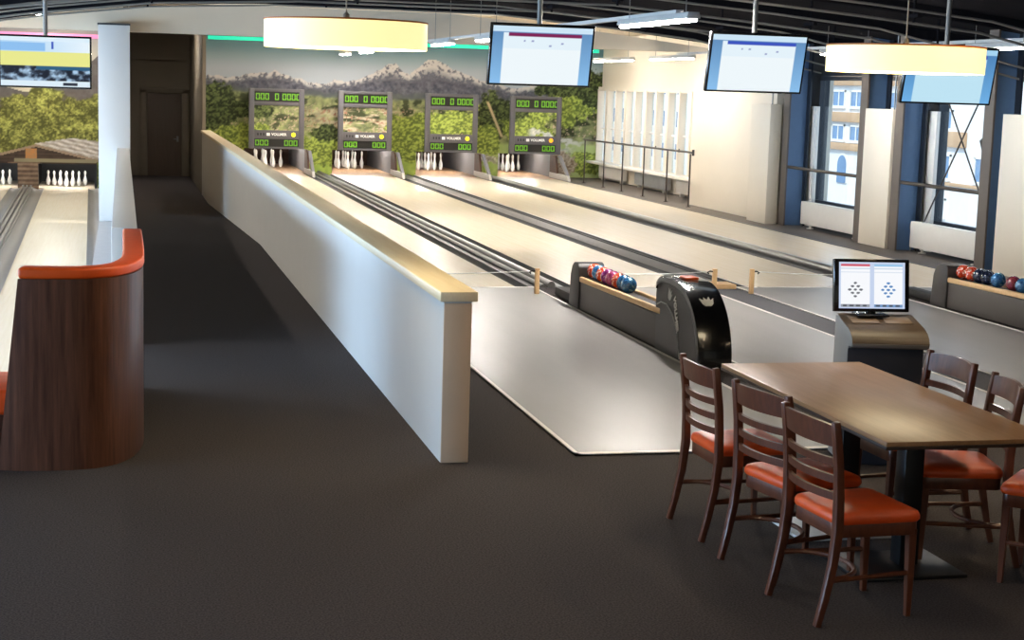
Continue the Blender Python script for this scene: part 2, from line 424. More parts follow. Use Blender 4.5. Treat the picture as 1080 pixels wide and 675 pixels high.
m = MB()
def slab(pts, z0=None):  # horizontal polygon
    m.quadpoly(pts)
m.quadpoly([(-9, -5, 0), (12.2, -5, 0), (12.2, FRONT, 0), (.12, FRONT, 0), (.12, 10.9, 0), (-9, 10.9, 0)])
m.quadpoly([(.12, FRONT, 0), (2.73, FRONT, 0), (2.73, FOUL, 0), (.12, FOUL, 0)])
m.quadpoly([(10.75, FRONT, 0), (12.2, FRONT, 0), (12.2, FOUL, 0), (10.75, FOUL, 0)])
m.quadpoly([(.12, FOUL, 0), (2.03, FOUL, 0), (2.03, 22.5, 0), (.12, 22.5, 0)])
m.quadpoly([(.12, 22.5, 0), (2.03, 22.5, 0), (2.03, 36.5, -.49), (.12, 36.5, -.49)])
m.quadpoly([(.12, 36.5, -.49), (2.03, 36.5, -.49), (2.03, 47, -.5), (.12, 47, -.5)])
m.quadpoly([(-9, 10.9, 0), (.12, 10.9, 0), (.12, 10.9, -.6), (-9, 10.9, -.6)])
m.quadpoly([(.12, 10.9, 0), (.12, 22.5, 0), (.12, 22.5, -.6), (.12, 10.9, -.6)])
struct(m.build('floor', M['carpet']), 'dark grey speckled carpet floor', 'floor')
m = MB(); m.box(2.03, 12.3, FRONT + .02, 46, -.3, -.16)
struct(m.build('floor_lane_base', M['gutter_dark']), 'dark subfloor under the right hand lanes', 'floor')
m = MB(); m.box(-9, .12, 10.92, 46, -.75, -.6)
struct(m.build('floor_lower', M['lower_floor']), 'lower grey floor of the left hand lanes', 'floor')

# roof profile (x, z)
RP = [(-9.2, 2.75), (-2.4, 3.2), (-1.04, 3.42), (.6, 3.62), (2.4, 3.7), (6.0, 3.7), (8.65, 3.5), (10.4, 3.32), (12.4, 3.1)]
def roofz(x): return float(np.interp(x, [p[0] for p in RP], [p[1] for p in RP]))
m = MB(); m.prism(RP + [(p[0], p[1] + .2) for p in RP[::-1]], 'y', -5, 30.05)
struct(m.build('ceiling', M['ceiling']), 'dark shallow arched ceiling', 'ceiling')
m = MB(); m.box(-9.2, 12.4, 30.3, 47.2, 3.6, 3.75)
struct(m.build('ceiling_rear', M['header']), 'pale flat ceiling above the pin decks', 'ceiling')
hp = [(-2.45, 3.05), (11.33, 3.05)] + [(x, max(3.09, roofz(x) - .1)) for x in (11.33, 10.4, 8.65, 6.0, 4.2, 2.4, .6, -1.04, -2.4)]
m = MB(); m.prism(hp, 'y', 30.05, 30.3)
struct(m.build('wall_header', M['header']), 'pale bulkhead spanning the hall under the dark ceiling', 'wall')

# rear picture walls
holesR = [(a + .03, b + .14, -1, .60) for a, b in LANES]
struct(picture('wall_back', M['mural'], None, mural_right, 1.95, 12.12, -.16, 3.6, .0235, WALLY, holesR), 'rear wall printed with an alpine valley and snowy mountains', 'wall')
holesL = [(-2.02, -.62, -1, .05), (-3.88, -2.52, -1, .05)]
struct(picture('wall_back_left', M['mural'], None, mural_left, -6.5, .02, -.6, 3.6, .0225, 41.8, holesL), 'rear left wall printed with trees and a wooden chalet', 'wall')
m = MB(); m.box(-9, 12.4, 46.9, 47.1, -.7, 3.7); struct(m.build('wall_far', M['brown_wall']), 'brown wall at the far end of the aisle', 'wall')
m = MB(); m.box(1.87, 1.95, 39.42, 46.9, -.55, 3.6); struct(m.build('wall_aisle_right', M['brown_wall']), 'brown side wall of the aisle recess, right', 'wall')
m = MB(); m.box(0.03, .12, 30.32, 46.9, -.6, 3.6); struct(m.build('wall_aisle_left', M['brown_wall']), 'brown side wall of the aisle recess, left', 'wall')
m = MB(); m.box(-9.2, 12.4, -5.2, -5, 0, 3.8); struct(m.build('wall_rear', M['cream_wall']), 'cream wall behind the viewer', 'wall')
# left wall with a wide window band
m = MB()
m.box(-9.2, -9, -5, 47, -.75, .25); m.box(-9.2, -9, -5, 47, 2.55, 3.0); m.box(-9.2, -9, -5, 2, .25, 2.55); m.box(-9.2, -9, 34, 47, .25, 2.55)
for y in (9.9, 17.9, 25.9): m.box(-9.2, -9, y, y + .2, .25, 2.55)
struct(m.build('wall_left', M['cream_wall']), 'left wall with a band of windows', 'wall')
for i, (a, b) in enumerate(((2, 9.9), (10.1, 17.9), (18.1, 25.9), (26.1, 34))):
    m = MB(); m.box(-9.12, -9.06, a, b, .25, .33); m.box(-9.12, -9.06, a, b, 2.47, 2.55)
    for k in range(5):
        y = a + (b - a) * k / 4; m.box(-9.12, -9.06, max(a, y - .04), min(b, y + .04), .33, 2.47)
    f = struct(m.build('window_%d' % (10 + i), M['radiator']), 'left wall window', 'window')
    m = MB(); m.box(-9.10, -9.09, a, b, .33, 2.47); m.build('glass', M['glass'], f)

# door at the end of the aisle
m = MB()
for x0, x1 in ((.50, .68), (1.66, 1.84)): m.box(x0, x1, 46.78, 46.9, -.5, 1.93, .01)
m.box(.50, 1.84, 46.78, 46.9, 1.83, 1.98, .01)
d = struct(m.build('door_1', M['brown_wall']), 'dark brown door at the end of the aisle', 'door')
m = MB(); m.box(.70, 1.64, 46.84, 46.9, -.49, 1.81, .005); m.build('door_leaf', M['brown_door'], d)
m = MB(); m.path([(1.53, 46.84, .55), (1.53, 46.78, .55), (1.42, 46.78, .55)], .012); m.box(1.50, 1.56, 46.83, 46.845, .47, .63, .003); m.build('door_handle', M['silver'], d)
m = MB(); m.box(.12, 1.87, 46.72, 46.9, 2.75, 2.86); struct(m.build('trim_1', M['brown_wall']), 'brown moulding above the aisle door', 'trim')

# right wall
m = MB()
m.box(11.33, 12.4, 27.0, 31.4, -.16, 3.6)                        # plain cream wall with deep reveal
struct(m.build('wall_right', M['cream_wall']), 'cream plain wall between the windows', 'wall')
m = MB(); m.box(12.12, 12.4, 31.4, 40.6, -.16, .42); m.box(12.12, 12.4, 31.4, 40.6, 2.3, 3.6); m.box(12.12, 12.4, 31.4, 33.25, .42, 2.3)
struct(m.build('wall_right_rear', M['cream_wall']), 'cream wall around the rear slatted window', 'wall')
m = MB()
m.box(11.94, 12.1, -5, 27.0, 2.63, 3.5)
m.box(11.94, 12.1, -5, 19.3, -.16, 2.63)
m.box(11.94, 12.1, 22.2, 23.27, -.16, 2.63)
m.box(11.94, 12.1, 26.5, 27.0, -.16, 2.63)
m.box(11.94, 12.1, 19.3, 22.2, -.16, .36); m.box(11.94, 12.1, 23.27, 26.5, -.16, .36)
struct(m.build('wall_right_front', M['dark_steel']), 'dark steel wall with tall window bays', 'wall')
m = MB(); m.box(10.78, 12.12, FOUL, WALLY, -.16, .0, .01)
struct(m.build('baseboard_right', M['steel_grey']), 'dark grey plinth along the right wall', 'baseboard')

# ------------------------------------------------------------------ lanes, approaches, gutters
LNAMES = ['pale wood lane next to the white partition, first of four', 'pale wood lane second from the white partition', 'pale wood lane third from the white partition', 'pale wood lane nearest the windows, fourth of four']
for i, (a, b) in enumerate(LANES):
    t = thing('bowling_lane', LNAMES[i], 'bowling lane', ((a + b) / 2, FOUL, -.16), 0, 'right hand lanes')
    m = MB(); m.box(a, b, FOUL, 39.6, -.16, 0); m.build('lane_bed', M['lane'], t, local=False)
    m = MB(); m.box(a, b, 39.6, 40.5, -.16, .001); m.build('lane_tail', M['pindeck'], t, local=False, label='browner wood at the lane end')
APP = [(2.73, 4.57), (5.02, 6.58), (7.02, 8.7), (9.2, 10.75)]
AL = ['grey approach floor beside the end of the white partition', 'grey approach floor between the near ball return and the carpet strip', 'grey approach floor behind the scoring console', 'grey approach floor next to the windows, beyond the far ball return']
for i, (a, b) in enumerate(APP):
    t = thing('approach_floor', AL[i], 'approach', ((a + b) / 2, FRONT, -.16), 0, 'grey approaches')
    m = MB(); m.box(a, b, FRONT, FOUL, -.16, .010); m.build('approach_sheet', M['approach'], t, local=False)
    m = MB(); w = .028
    m.box(a, a + w, FRONT, FOUL, .0, .015); m.box(b - w, b, FRONT, FOUL, .0, .015); m.box(a, b, FRONT, FRONT + .05, .0, .015); m.box(a, b, FOUL - .04, FOUL, .0, .0155)
    m.build('edge_strip', M['white_edge'], t, local=False, label='white border strip')
SL = [('carpet_runner', 4.57, 5.02, 'dark carpet strip under the near ball return'), ('carpet_runner', 6.58, 7.02, 'dark grey carpet strip dividing the second and third approaches'), ('carpet_runner', 8.7, 9.2, 'dark carpet strip under the far ball return')]
for n, a, b, l in SL:
    m = MB(); m.box(a, b, FRONT, FOUL, -.16, .004)
    tag(m.build(n, M['carpet_strip'] if a > 6 and a < 7 else M['carpet']), l, 'carpet strip')

def gutter(label, x0, x1, style):
    t = thing('lane_gutter', label, 'gutter', ((x0 + x1) / 2, FOUL, -.16), 0, 'gutters between the lanes')
    Y0, Y1 = FOUL, 40.4
    def chan(a, b):
        n = 8; prof = [(a, 0)] + [(a + (b - a) * (.5 - .5 * math.cos(PI * k / n)), -.09 * math.sin(PI * k / n)) for k in range(1, n)] + [(b, 0)]
        q = MB(); q.strip(prof, Y0, Y1); q.build('channel', M['gutter_dark'], t, local=False)
    def bar(name, a, b, z0, z1, mt, y0=Y0, y1=Y1):
        q = MB(); q.box(a, b, y0, y1, z0, z1, .008); q.build(name, mt, t, local=False)
    W = x1 - x0
    if style == 'return':
        chan(x0 + .0, x0 + .16); bar('ledge', x0 + .16, x0 + .26, -.14, -.01, M['gutter_grey'])
        q = MB(); q.path([(x0 + .30, Y0, .015), (x0 + .30, Y1, .015)], .03, 10); q.path([(x0 + .40, Y0, .03), (x0 + .40, Y1, .03)], .045, 12)
        q.build('return_tube', M['silver'], t, local=False)
        bar('tube_bed', x0 + .26, x0 + .48, -.14, -.02, M['gutter_dark'])
        bar('cover', x0 + .48, x0 + .56, -.14, .012, M['gutter_light'])
        chan(x0 + .56, x1)
    elif style == 'flat':
        chan(x0, x0 + .17); bar('cover', x0 + .17, x1 - .17, -.14, .004, M['gutter_grey'])
        bar('ledge', x1 - .20, x1 - .17, -.1, .02, M['gutter_dark']); 
        chan(x1 - .17, x1 - .03); bar('light_edge', x1 - .03, x1, -.1, .006, M['gutter_light'])
    elif style == 'side':
        chan(x0, x0 + .18)
        q = MB(); q.path([(x0 + .30, Y0, .02), (x0 + .30, Y1, .02)], .06, 12); q.build('return_tube', M['silver'], t, local=False)
        bar('tube_bed', x0 + .18, x0 + .42, -.14, -.02, M['gutter_dark'])
        chan(x0 + .42, x1 - .06); bar('light_edge', x1 - .06, x1, -.1, .008, M['gutter_light'])
    else:
        chan(x0, x1)
gutter('double gutter with silver return tubes between first and second lanes', 4.38, 5.08, 'return')
gutter('double gutter with flat grey cover between second and third lanes', 6.56, 7.22, 'flat')
gutter('double gutter with thick silver tube between third and fourth lanes', 8.72, 9.36, 'side')
gutter('single gutter along the foot of the white partition', 2.05, 2.90, 'plain')
m = MB(); m.box(10.72, 10.78, FOUL, 38.5, -.1, .006, .005)
tag(m.build('lane_edge_strip', M['gutter_dark']), 'dark edge strip between fourth lane and plinth', 'edge strip')
m = MB(); m.box(6.62, 6.98, 17.55, 17.85, .005, .06, .008)
tag(m.build('gutter_end_block', M['tan_post']), 'tan wooden block closing the gutter between second and third lanes', 'block')

# ------------------------------------------------------------------ partition
t = thing('partition_wall', 'long waist-high white partition with a pale wood cap along the aisle', 'partition', (1.94, 9.33, 0))
m = MB(); m.prism([(9.33, .0), (22.5, .0), (36.5, -.5), (39.42, -.5), (39.42, .98), (9.33, .98)], 'x', 1.86, 2.03); m.build('panel', M['white_wall'], t, local=False)
m = MB(); m.box(1.83, 2.06, 9.29, 39.42, .985, 1.045, .006); m.build('wood_cap', M['cap'], t, local=False, label='pale wood top cap')
m = MB(); m.box(1.872, 2.018, 9.34, 39.42, .975, .99); m.build('shadow_gap', M['steel_grey'], t, local=False)
M['warm_lit_end'] = mat('warm_lit_end', (214, 188, 160), rough=.6, var=.02)
m = MB(); m.box(1.861, 2.029, 9.318, 9.331, .0, .972, .002); m.build('tinted_end', M['warm_lit_end'], t, local=False, label='end face tinted beige as under warm lamps')  # warm lamp tint put into the colour of a thin end board

# ------------------------------------------------------------------ pits, pins and masks
def pin_profile(h):
    P = [(0, 0), (.0275, 0), (.033, .01), (.045, .07), (.056, .14), (.0585, .2), (.054, .26), (.038, .35), (.026, .43), (.0235, .48), (.024, .53), (.029, .58), (.0325, .625), (.031, .67), (.024, .71), (.012, .74), (0, .75)]
    k = h / .75
    return [(r * .98, z * k) for r, z in P]
M['pit_tube'] = emit('pit_tube', (255, 248, 238), 75.0)
def make_pin(name, label, group, h):
    m = MB(); m.lathe(pin_profile(h), n=20)
    return tag(m.build(name, M['pin'], angle=60), label, 'pin', group)
NP = [('front corner pin', 0, 0), ('front left pin', -.22, .25), ('front right pin', .22, .25), ('left corner pin', -.44, .5), ('centre pin', 0, .5), ('right corner pin', .44, .5), ('rear left pin', -.22, .75), ('rear right pin', .22, .75), ('rear corner pin', 0, 1.0)]
proto = None
for i in range(4):
    for nm, dx, dy in NP:
        if i == 0 and dx < -.3 or i == 3 and dx < -.1: continue
        l = 'white ninepin, %s of the diamond on the %s lane from the partition' % (nm, ORD[i])
        if proto is None: proto = make_pin('ninepin', l, 'ninepins', .465); o = proto
        else: o = proto.copy(); COL.objects.link(o)
        o['label'] = l; o['group'] = 'ninepins on the %s lane' % ORD[i]
        o.location = (CX[i] + dx, 42.75 + dy, .001)

def digits_mb(s, w, h, mb, x, z, y, seg='0'):
    tk = w * .34
    on = {'0': 'abcdef'}[seg]
    sl = w * .12
    R = {'a': (x, x + w, z + h - tk, z + h), 'd': (x, x + w, z, z + tk), 'f': (x, x + tk, z + h / 2, z + h), 'e': (x, x + tk, z, z + h / 2), 'b': (x + w - tk, x + w, z + h / 2, z + h), 'c': (x + w - tk, x + w, z, z + h / 2)}
    for k in on:
        a, b, c, d_ = R[k]
        mb.box(a + .004, b - .004, y - .006, y, c + .004, d_ - .004)

MASKY = 39.75
for i in range(4):
    cx = CX[i]
    # pit
    a, b = LANES[i][0] - .14, LANES[i][1] + .14
    t = thing('pin_pit', 'pin pit at the end of the %s lane from the partition' % ORD[i], 'pin pit', (cx, 44.6, 0), 0, 'pin pits')
    m = MB(); m.box(a - .02, a + .04, 40.52, 44.9, -.1, .75); m.build('side_panel', M['pit_grey'], t, local=False)
    m = MB(); m.box(b - .04, b + .02, 40.52, 44.9, -.1, .75); m.build('side_panel', M['pit_grey'], t, local=False)
    m = MB(); m.box(a, b, 44.9, 45.0, 0, .75); m.build('pit_curtain', M['brown_stone'], t, local=False)
    m = MB(); m.box(a, b, 40.52, 44.95, -.16, .0); m.build('pin_deck', M['pindeck'], t, local=False, label='browner wood pin deck')
    m = MB(); m.box(a + .1, b - .1, 41.75, 41.83, .70, .74, .005); m.build('pit_light', M['pit_tube'], t, local=False, label='light tube above the pins')
    m = MB(); m.box(a - .02, b + .02, 40.52, 45.0, .75, .8); m.build('pit_roof', M['black_matte'], t, local=False)
    # kickback board on the right of the lane, standing forward of the wall
    t = thing('kickback_board', 'grey slanted kickback board right of the %s lane from the partition' % ORD[i], 'kickback', (b, 39.4, 0), 0, 'kickback boards')
    m = MB(); m.prism([(38.6, .0), (40.46, .0), (40.46, .14), (38.72, .14)], 'x', b - .10, b - .03, .005); m.build('kick_strip', M['kick'], t, local=False)
    m = MB(); m.prism([(39.75, .14), (40.46, .14), (40.46, .58), (39.95, .58)], 'x', b - .09, b - .04); m.build('board', M['brown_stone'], t, local=False)
    m = MB(); m.prism([(38.72, .14), (38.9, .14), (39.72, .60), (39.52, .60)], 'x', b - .10, b - .03, .005); m.build('slanted_post', M['pit_grey'], t, local=False)
    # mask
    w, z0, z1 = 1.34, .62, 2.07
    x0, x1 = cx - w / 2, cx + w / 2
    t = thing('score_mask', 'grey framed score display with green digits above the %s lane from the partition' % ORD[i], 'score display', (cx, MASKY, z0), 0, 'score displays above the lanes')
    m = MB(); m.box(x0, x0 + .13, MASKY - .05, MASKY + .05, z0, z1, .01); m.box(x1 - .13, x1, MASKY - .05, MASKY + .05, z0, z1, .01)
    m.box(x0 + .13, x1 - .13, MASKY - .05, MASKY + .05, z1 - .07, z1, .004); m.box(x0 + .13, x1 - .13, MASKY - .05, MASKY + .05, z1 - .40, z1 - .31, .004)
    m.box(x0 + .13, x1 - .13, MASKY - .05, MASKY + .05, z0, z0 + .05, .004); m.box(x0 + .13, x1 - .13, MASKY - .05, MASKY + .05, z0 + .24, z0 + .45, .004)
    m.path([(cx - .5, MASKY + .05, z1 - .2), (cx - .5, WALLY - .02, z1 - .2)], .03, 8); m.path([(cx + .5, MASKY + .05, z1 - .2), (cx + .5, WALLY - .02, z1 - .2)], .03, 8)
    m.build('frame', M['mask_frame'], t, local=False)
    pc = picture('picture_panel', M['mural'], t, mural_right, x0 + .12, x1 - .12, z0 + .44, z1 - .39, .022, MASKY - .02)
    pc.data.transform(Matrix.Translation((-cx, -MASKY, -z0)))
    m = MB(); m.box(x0 + .12, x1 - .12, MASKY - .03, MASKY + .02, z1 - .315, z1 - .065)
    dp = m.build('upper_display', M['mask_dark'], t, local=False)
    q = MB(); dw, dh = .105, .17; zz = z1 - .275
    for gx, n in ((x0 + .16, 3), (cx - .05, 1), (cx + .13, 4)):
        for k in range(n):
            q = MB(); digits_mb(q, dw, dh, q, gx + k * (dw + .007), zz, MASKY - .03); q.build('digit_zero', M['digits'], dp, local=False)
    m = MB(); m.box(x0 + .12, x1 - .12, MASKY - .03, MASKY + .02, z0 + .045, z0 + .245)
    dp = m.build('lower_display', M['mask_dark'], t, local=False)
    q = MB()
    for gx in (x0 + .15, x1 - .15 - 3 * .112):
        for k in range(3):
            q = MB(); digits_mb(q, dw, .15, q, gx + k * (dw + .007), z0 + .07, MASKY - .03); q.build('digit_zero', M['digits'], dp, local=False)
    m = MB(); m.box(cx - .24, cx - .16, MASKY - .06, MASKY - .045, z0 + .315, z0 + .385); m.build('logo_square', M['white_mark'], t, local=False)
    text_part('maker_lettering', 'VOLLMER', .085, M['white_mark'], t, Matrix.Translation((.06, -.055, .35)) @ Matrix.Rotation(PI / 2, 4, 'X'))
    m = MB()
    for k in range(3): m.box(x0 + .20 + k * .07, x0 + .235 + k * .07, MASKY - .056, MASKY - .045, z0 + .32, z0 + .38)
    m.build('vent_slots', M['mask_dark'], t, local=False)
    m = MB(); m.lathe([(0, 0), (.055, 0), (.05, .015), (0, .022)], n=20)
    m.bm.transform(Matrix.Translation((w / 2 - .26, -.05, .35)) @ Matrix.Rotation(PI / 2, 4, 'X'))
    m.build('signal_lamp', M['orange_lamp' if i == 3 else 'yellow_lamp'], t, label='round %s signal lamp' % ('orange' if i == 3 else 'yellow'))

# ------------------------------------------------------------------ left hand lanes
LFL = -.55
ROT = Matrix.Rotation(math.radians(1.03), 4, 'Z')
def lpt(x, y): return (-1.385 + x - (y - 43) * .018, y)   # axis of the first left lane
def lbar(mb, x0, x1, y0, y1, z0, z1):
    a, b = lpt(x0, y0), lpt(x1, y0); c, d_ = lpt(x1, y1), lpt(x0, y1)
    t = bmesh.new(); V = [t.verts.new((p[0], p[1], z)) for z in (z0, z1) for p in (a, b, c, d_)]
    for f in ((3, 2, 1, 0), (4, 5, 6, 7), (0, 1, 5, 4), (1, 2, 6, 5), (2, 3, 7, 6), (3, 0, 4, 7)): t.faces.new([V[k] for k in f])
    mb._join(t)
for k, (off, lab) in enumerate(((0, 'tenpin lane with ten pins left of the aisle, at the lower level'), (-1.86, 'tenpin lane at the far left edge, at the lower level'))):
    t = thing('bowling_lane', lab, 'bowling lane', lpt(off, 20) + (-.6,), 0, 'left hand lanes')
    m = MB(); lbar(m, off - .53, off + .53, 11.0, 40.2, -.6, LFL); m.build('lane_bed', M['lane'], t, local=False)
    m = MB(); lbar(m, off - .53, off + .53, 40.2, 41.8, -.6, LFL + .001); m.build('lane_tail', M['lane'], t, local=False)
    pts = []
    t = thing('lane_gutter', 'grey gutters either side of the %s' % ('tenpin lane beside the aisle' if k == 0 else 'far left tenpin lane'), 'gutter', lpt(off, 24) + (-.6,), 0, 'left hand gutters')
    for s in (-1, 1):
        m = MB(); a, b = (off - .78, off - .53) if s < 0 else (off + .53, off + .76)
        n = 6
        prof = [(a + (b - a) * q / n, LFL + .01 - .04 * math.sin(PI * q / n)) for q in range(n + 1)]
        tb = bmesh.new(); A = [tb.verts.new(lpt(p[0], 11.0) + (p[1],)) for p in prof]; B = [tb.verts.new(lpt(p[0], 41.7) + (p[1],)) for p in prof]
        for q in range(n): tb.faces.new((A[q], A[q + 1], B[q + 1], B[q]))
        m._join(tb); m.build('channel', M['gutter_grey'], t, local=False)
    if k == 0:
        t2 = thing('gutter_divider', 'silver ridged divider between the two left lanes', 'gutter divider', lpt(-.93, 24) + (-.6,))
        m = MB(); lbar(m, -1.08, -.78, 11.0, 41.6, -.6, LFL + .03); m.build('divider_base', M['gutter_grey'], t2, local=False)
        m = MB()
        for x in (-1.02, -.93, -.84): lbar(m, x - .022, x + .022, 11.0, 41.6, LFL + .03, LFL + .075)
        m.build('ridge', M['silver'], t2, local=False)
        m = MB(); lbar(m, .76, .98, 13.9, 41.6, -.6, LFL + .02)
        tag(m.build('floor_edge_strip', M['gutter_light']), 'pale strip right of the left tenpin lane', 'edge strip')
TP = [(0, 0, 'head pin')] + [((c - r / 2) * .3048, r * .264, '%s of row %s' % (('pin %s from left' % ORD[c]), ['one', 'two', 'three', 'four'][r])) for r in (1, 2, 3) for c in range(r + 1)]
tp = None
for off, ln in ((0, 'lane beside the aisle'), (-1.86, 'far left lane')):
    for dx, dy, nm in TP:
        if off < 0 and dx < .1: continue
        l = 'white tenpin, %s, on the %s' % (nm, ln)
        if tp is None: tp = make_pin('tenpin', l, '', .381); o = tp
        else: o = tp.copy(); COL.objects.link(o)
        o['label'] = l; o['group'] = 'tenpins on the ' + ln
        o.location = lpt(off + dx, 42.2 + dy) + (LFL + .001,)
for off, ln in ((0, 'tenpin lane beside the aisle'), (-1.86, 'far left tenpin lane')):
    c = lpt(off, 42)[0]
    t = thing('pin_pit', 'dark pit around the pins of the ' + ln, 'pin pit', (c, 44.2, LFL), 0, 'left pin pits')
    m = MB(); m.box(c - .70, c + .70, 41.82, 44.4, -.6, LFL); m.build('pin_deck', M['lane'], t, local=False)
    m = MB(); m.box(c - .74, c - .70, 41.85, 44.4, LFL, .15); m.build('side_panel', M['black_matte'], t, local=False)
    m = MB(); m.box(c + .70, c + .74, 41.85, 44.4, LFL, .15); m.build('side_panel', M['black_matte'], t, local=False)
    m = MB(); m.box(c - .74, c + .74, 44.4, 44.45, LFL, .15); m.build('pit_curtain', M['black_matte'], t, local=False)
    m = MB(); m.box(c - .6, c + .6, 41.88, 41.94, .10, .14, .005); m.build('pit_light', M['pit_tube'], t, local=False, label='light tube above the pins')
    m = MB(); m.box(c - .74, c + .74, 41.85, 44.45, .15, .2); m.build('pit_roof', M['black_matte'], t, local=False)

# column, low wall, ledge
m = MB(); m.box(-.40, .14, 29.45, 29.95, -.3, 3.14, .006); struct(m.build('wall_column', M['white_wall']), 'white square column left of the aisle', 'column')
m = MB(); m.box(-.41, .15, 29.44, 30.05, 3.14, 3.17); struct(m.build('head_shade_strip', M['gutter_dark']), 'dark strip painted as the joint shadow at the column head', 'trim')  # dark strip stands in for the shadow at the column head
m = MB(); m.box(-.09, .12, 13.85, 29.45, -.6, 1.0, .006)
tag(m.build('low_wall', M['white_wall']), 'low grey-white wall between the aisle and the left lanes, in front of the column', 'low wall')
m = MB(); m.box(-.40, -.095, 13.9, 29.95, -.6, -.3, .005)
tag(m.build('floor_ledge', M['lower_floor']), 'grey ledge at the foot of the white column', 'ledge')

# ------------------------------------------------------------------ curved booth bench
t = thing('booth_bench', 'curved booth bench with dark wood veneer back and orange top rim', 'bench', (-.3, 9.6, 0))
base = [(-.70, 9.42), (-.58, 9.39), (-.42, 9.375), (-.26, 9.38), (-.14, 9.42), (-.04, 9.50), (.04, 9.64), (.09, 9.82), (.12, 10.05), (.128, 10.4), (.13, 11.0), (.13, 11.9)]
top = [(-.575, 9.40), (-.49, 9.385), (-.38, 9.375), (-.25, 9.38), (-.14, 9.42), (-.04, 9.50), (.04, 9.64), (.09, 9.82), (.12, 10.05), (.128, 10.4), (.13, 11.0), (.13, 11.9)]
def dense(pts, k=4):
    out = []
    P = [Vector(p) for p in pts]
    for i in range(len(P) - 1):
        p0 = P[max(i - 1, 0)]; p1 = P[i]; p2 = P[i + 1]; p3 = P[min(i + 2, len(P) - 1)]
        for j in range(k):
            u = j / k
            out.append(.5 * ((2 * p1) + (p2 - p0) * u + (2 * p0 - 5 * p1 + 4 * p2 - p3) * u * u + (3 * p1 - p0 - 3 * p2 + p3) * u ** 3))
    out.append(P[-1]); return out
bd, td = dense(base), dense(top)
def inset(pts, d):
    out = []
    for i, p in enumerate(pts):
        tg = (pts[min(i + 1, len(pts) - 1)] - pts[max(i - 1, 0)]).normalized()
        out.append(p + Vector((-tg.y, tg.x)) * d)
    return out
def ribbon(low, up, low_in, up_in, zl, zu):
    mb = MB(); tb = bmesh.new()
    r = [[tb.verts.new((p.x, p.y, z)) for p in q] for q, z in ((low, zl), (up, zu), (up_in, zu), (low_in, zl))]
    for k in range(4):
        A, B = r[k], r[(k + 1) % 4]
        for i in range(len(A) - 1): tb.faces.new((A[i], A[i + 1], B[i + 1], B[i]))
    tb.faces.new([r[k][0] for k in range(4)]); tb.faces.new([r[k][-1] for k in range(4)][::-1])
    bmesh.ops.recalc_face_normals(tb, faces=tb.faces); mb._join(tb); return mb
ribbon(bd, td, inset(bd, .03), inset(td, .03), 0, 1.105).build('back_shell', M['veneer'], t, local=False, label='dark brown vertical-grain veneer back')
ribbon(inset(bd, .032), inset(td, .032), inset(bd, .06), inset(td, .06), .02, 1.10).build('inner_lining', M['cream_liner'], t, local=False, label='pale inner lining')
rb = ribbon(inset(td, -.006), inset(td, -.006), inset(td, .13), inset(td, .13), 1.105, 1.17)
bmesh.ops.bevel(rb.bm, geom=[e for e in rb.bm.edges if len(e.link_faces) == 2 and e.calc_face_angle(0) > .6], offset=.018, segments=3, affect='EDGES', profile=.5)
rb.build('top_rim', M['orange'], t, local=False, label='orange padded top rim')
m = MB(); m.box(-2.2, -.64, 9.60, 10.25, .28, .43, .03, 3); m.build('seat_cushion', M['orange'], t, local=False, label='orange seat cushion')
m = MB(); m.box(-2.2, -.68, 9.66, 10.25, 0, .28, .005); m.build('seat_plinth', M['veneer'], t, local=False)

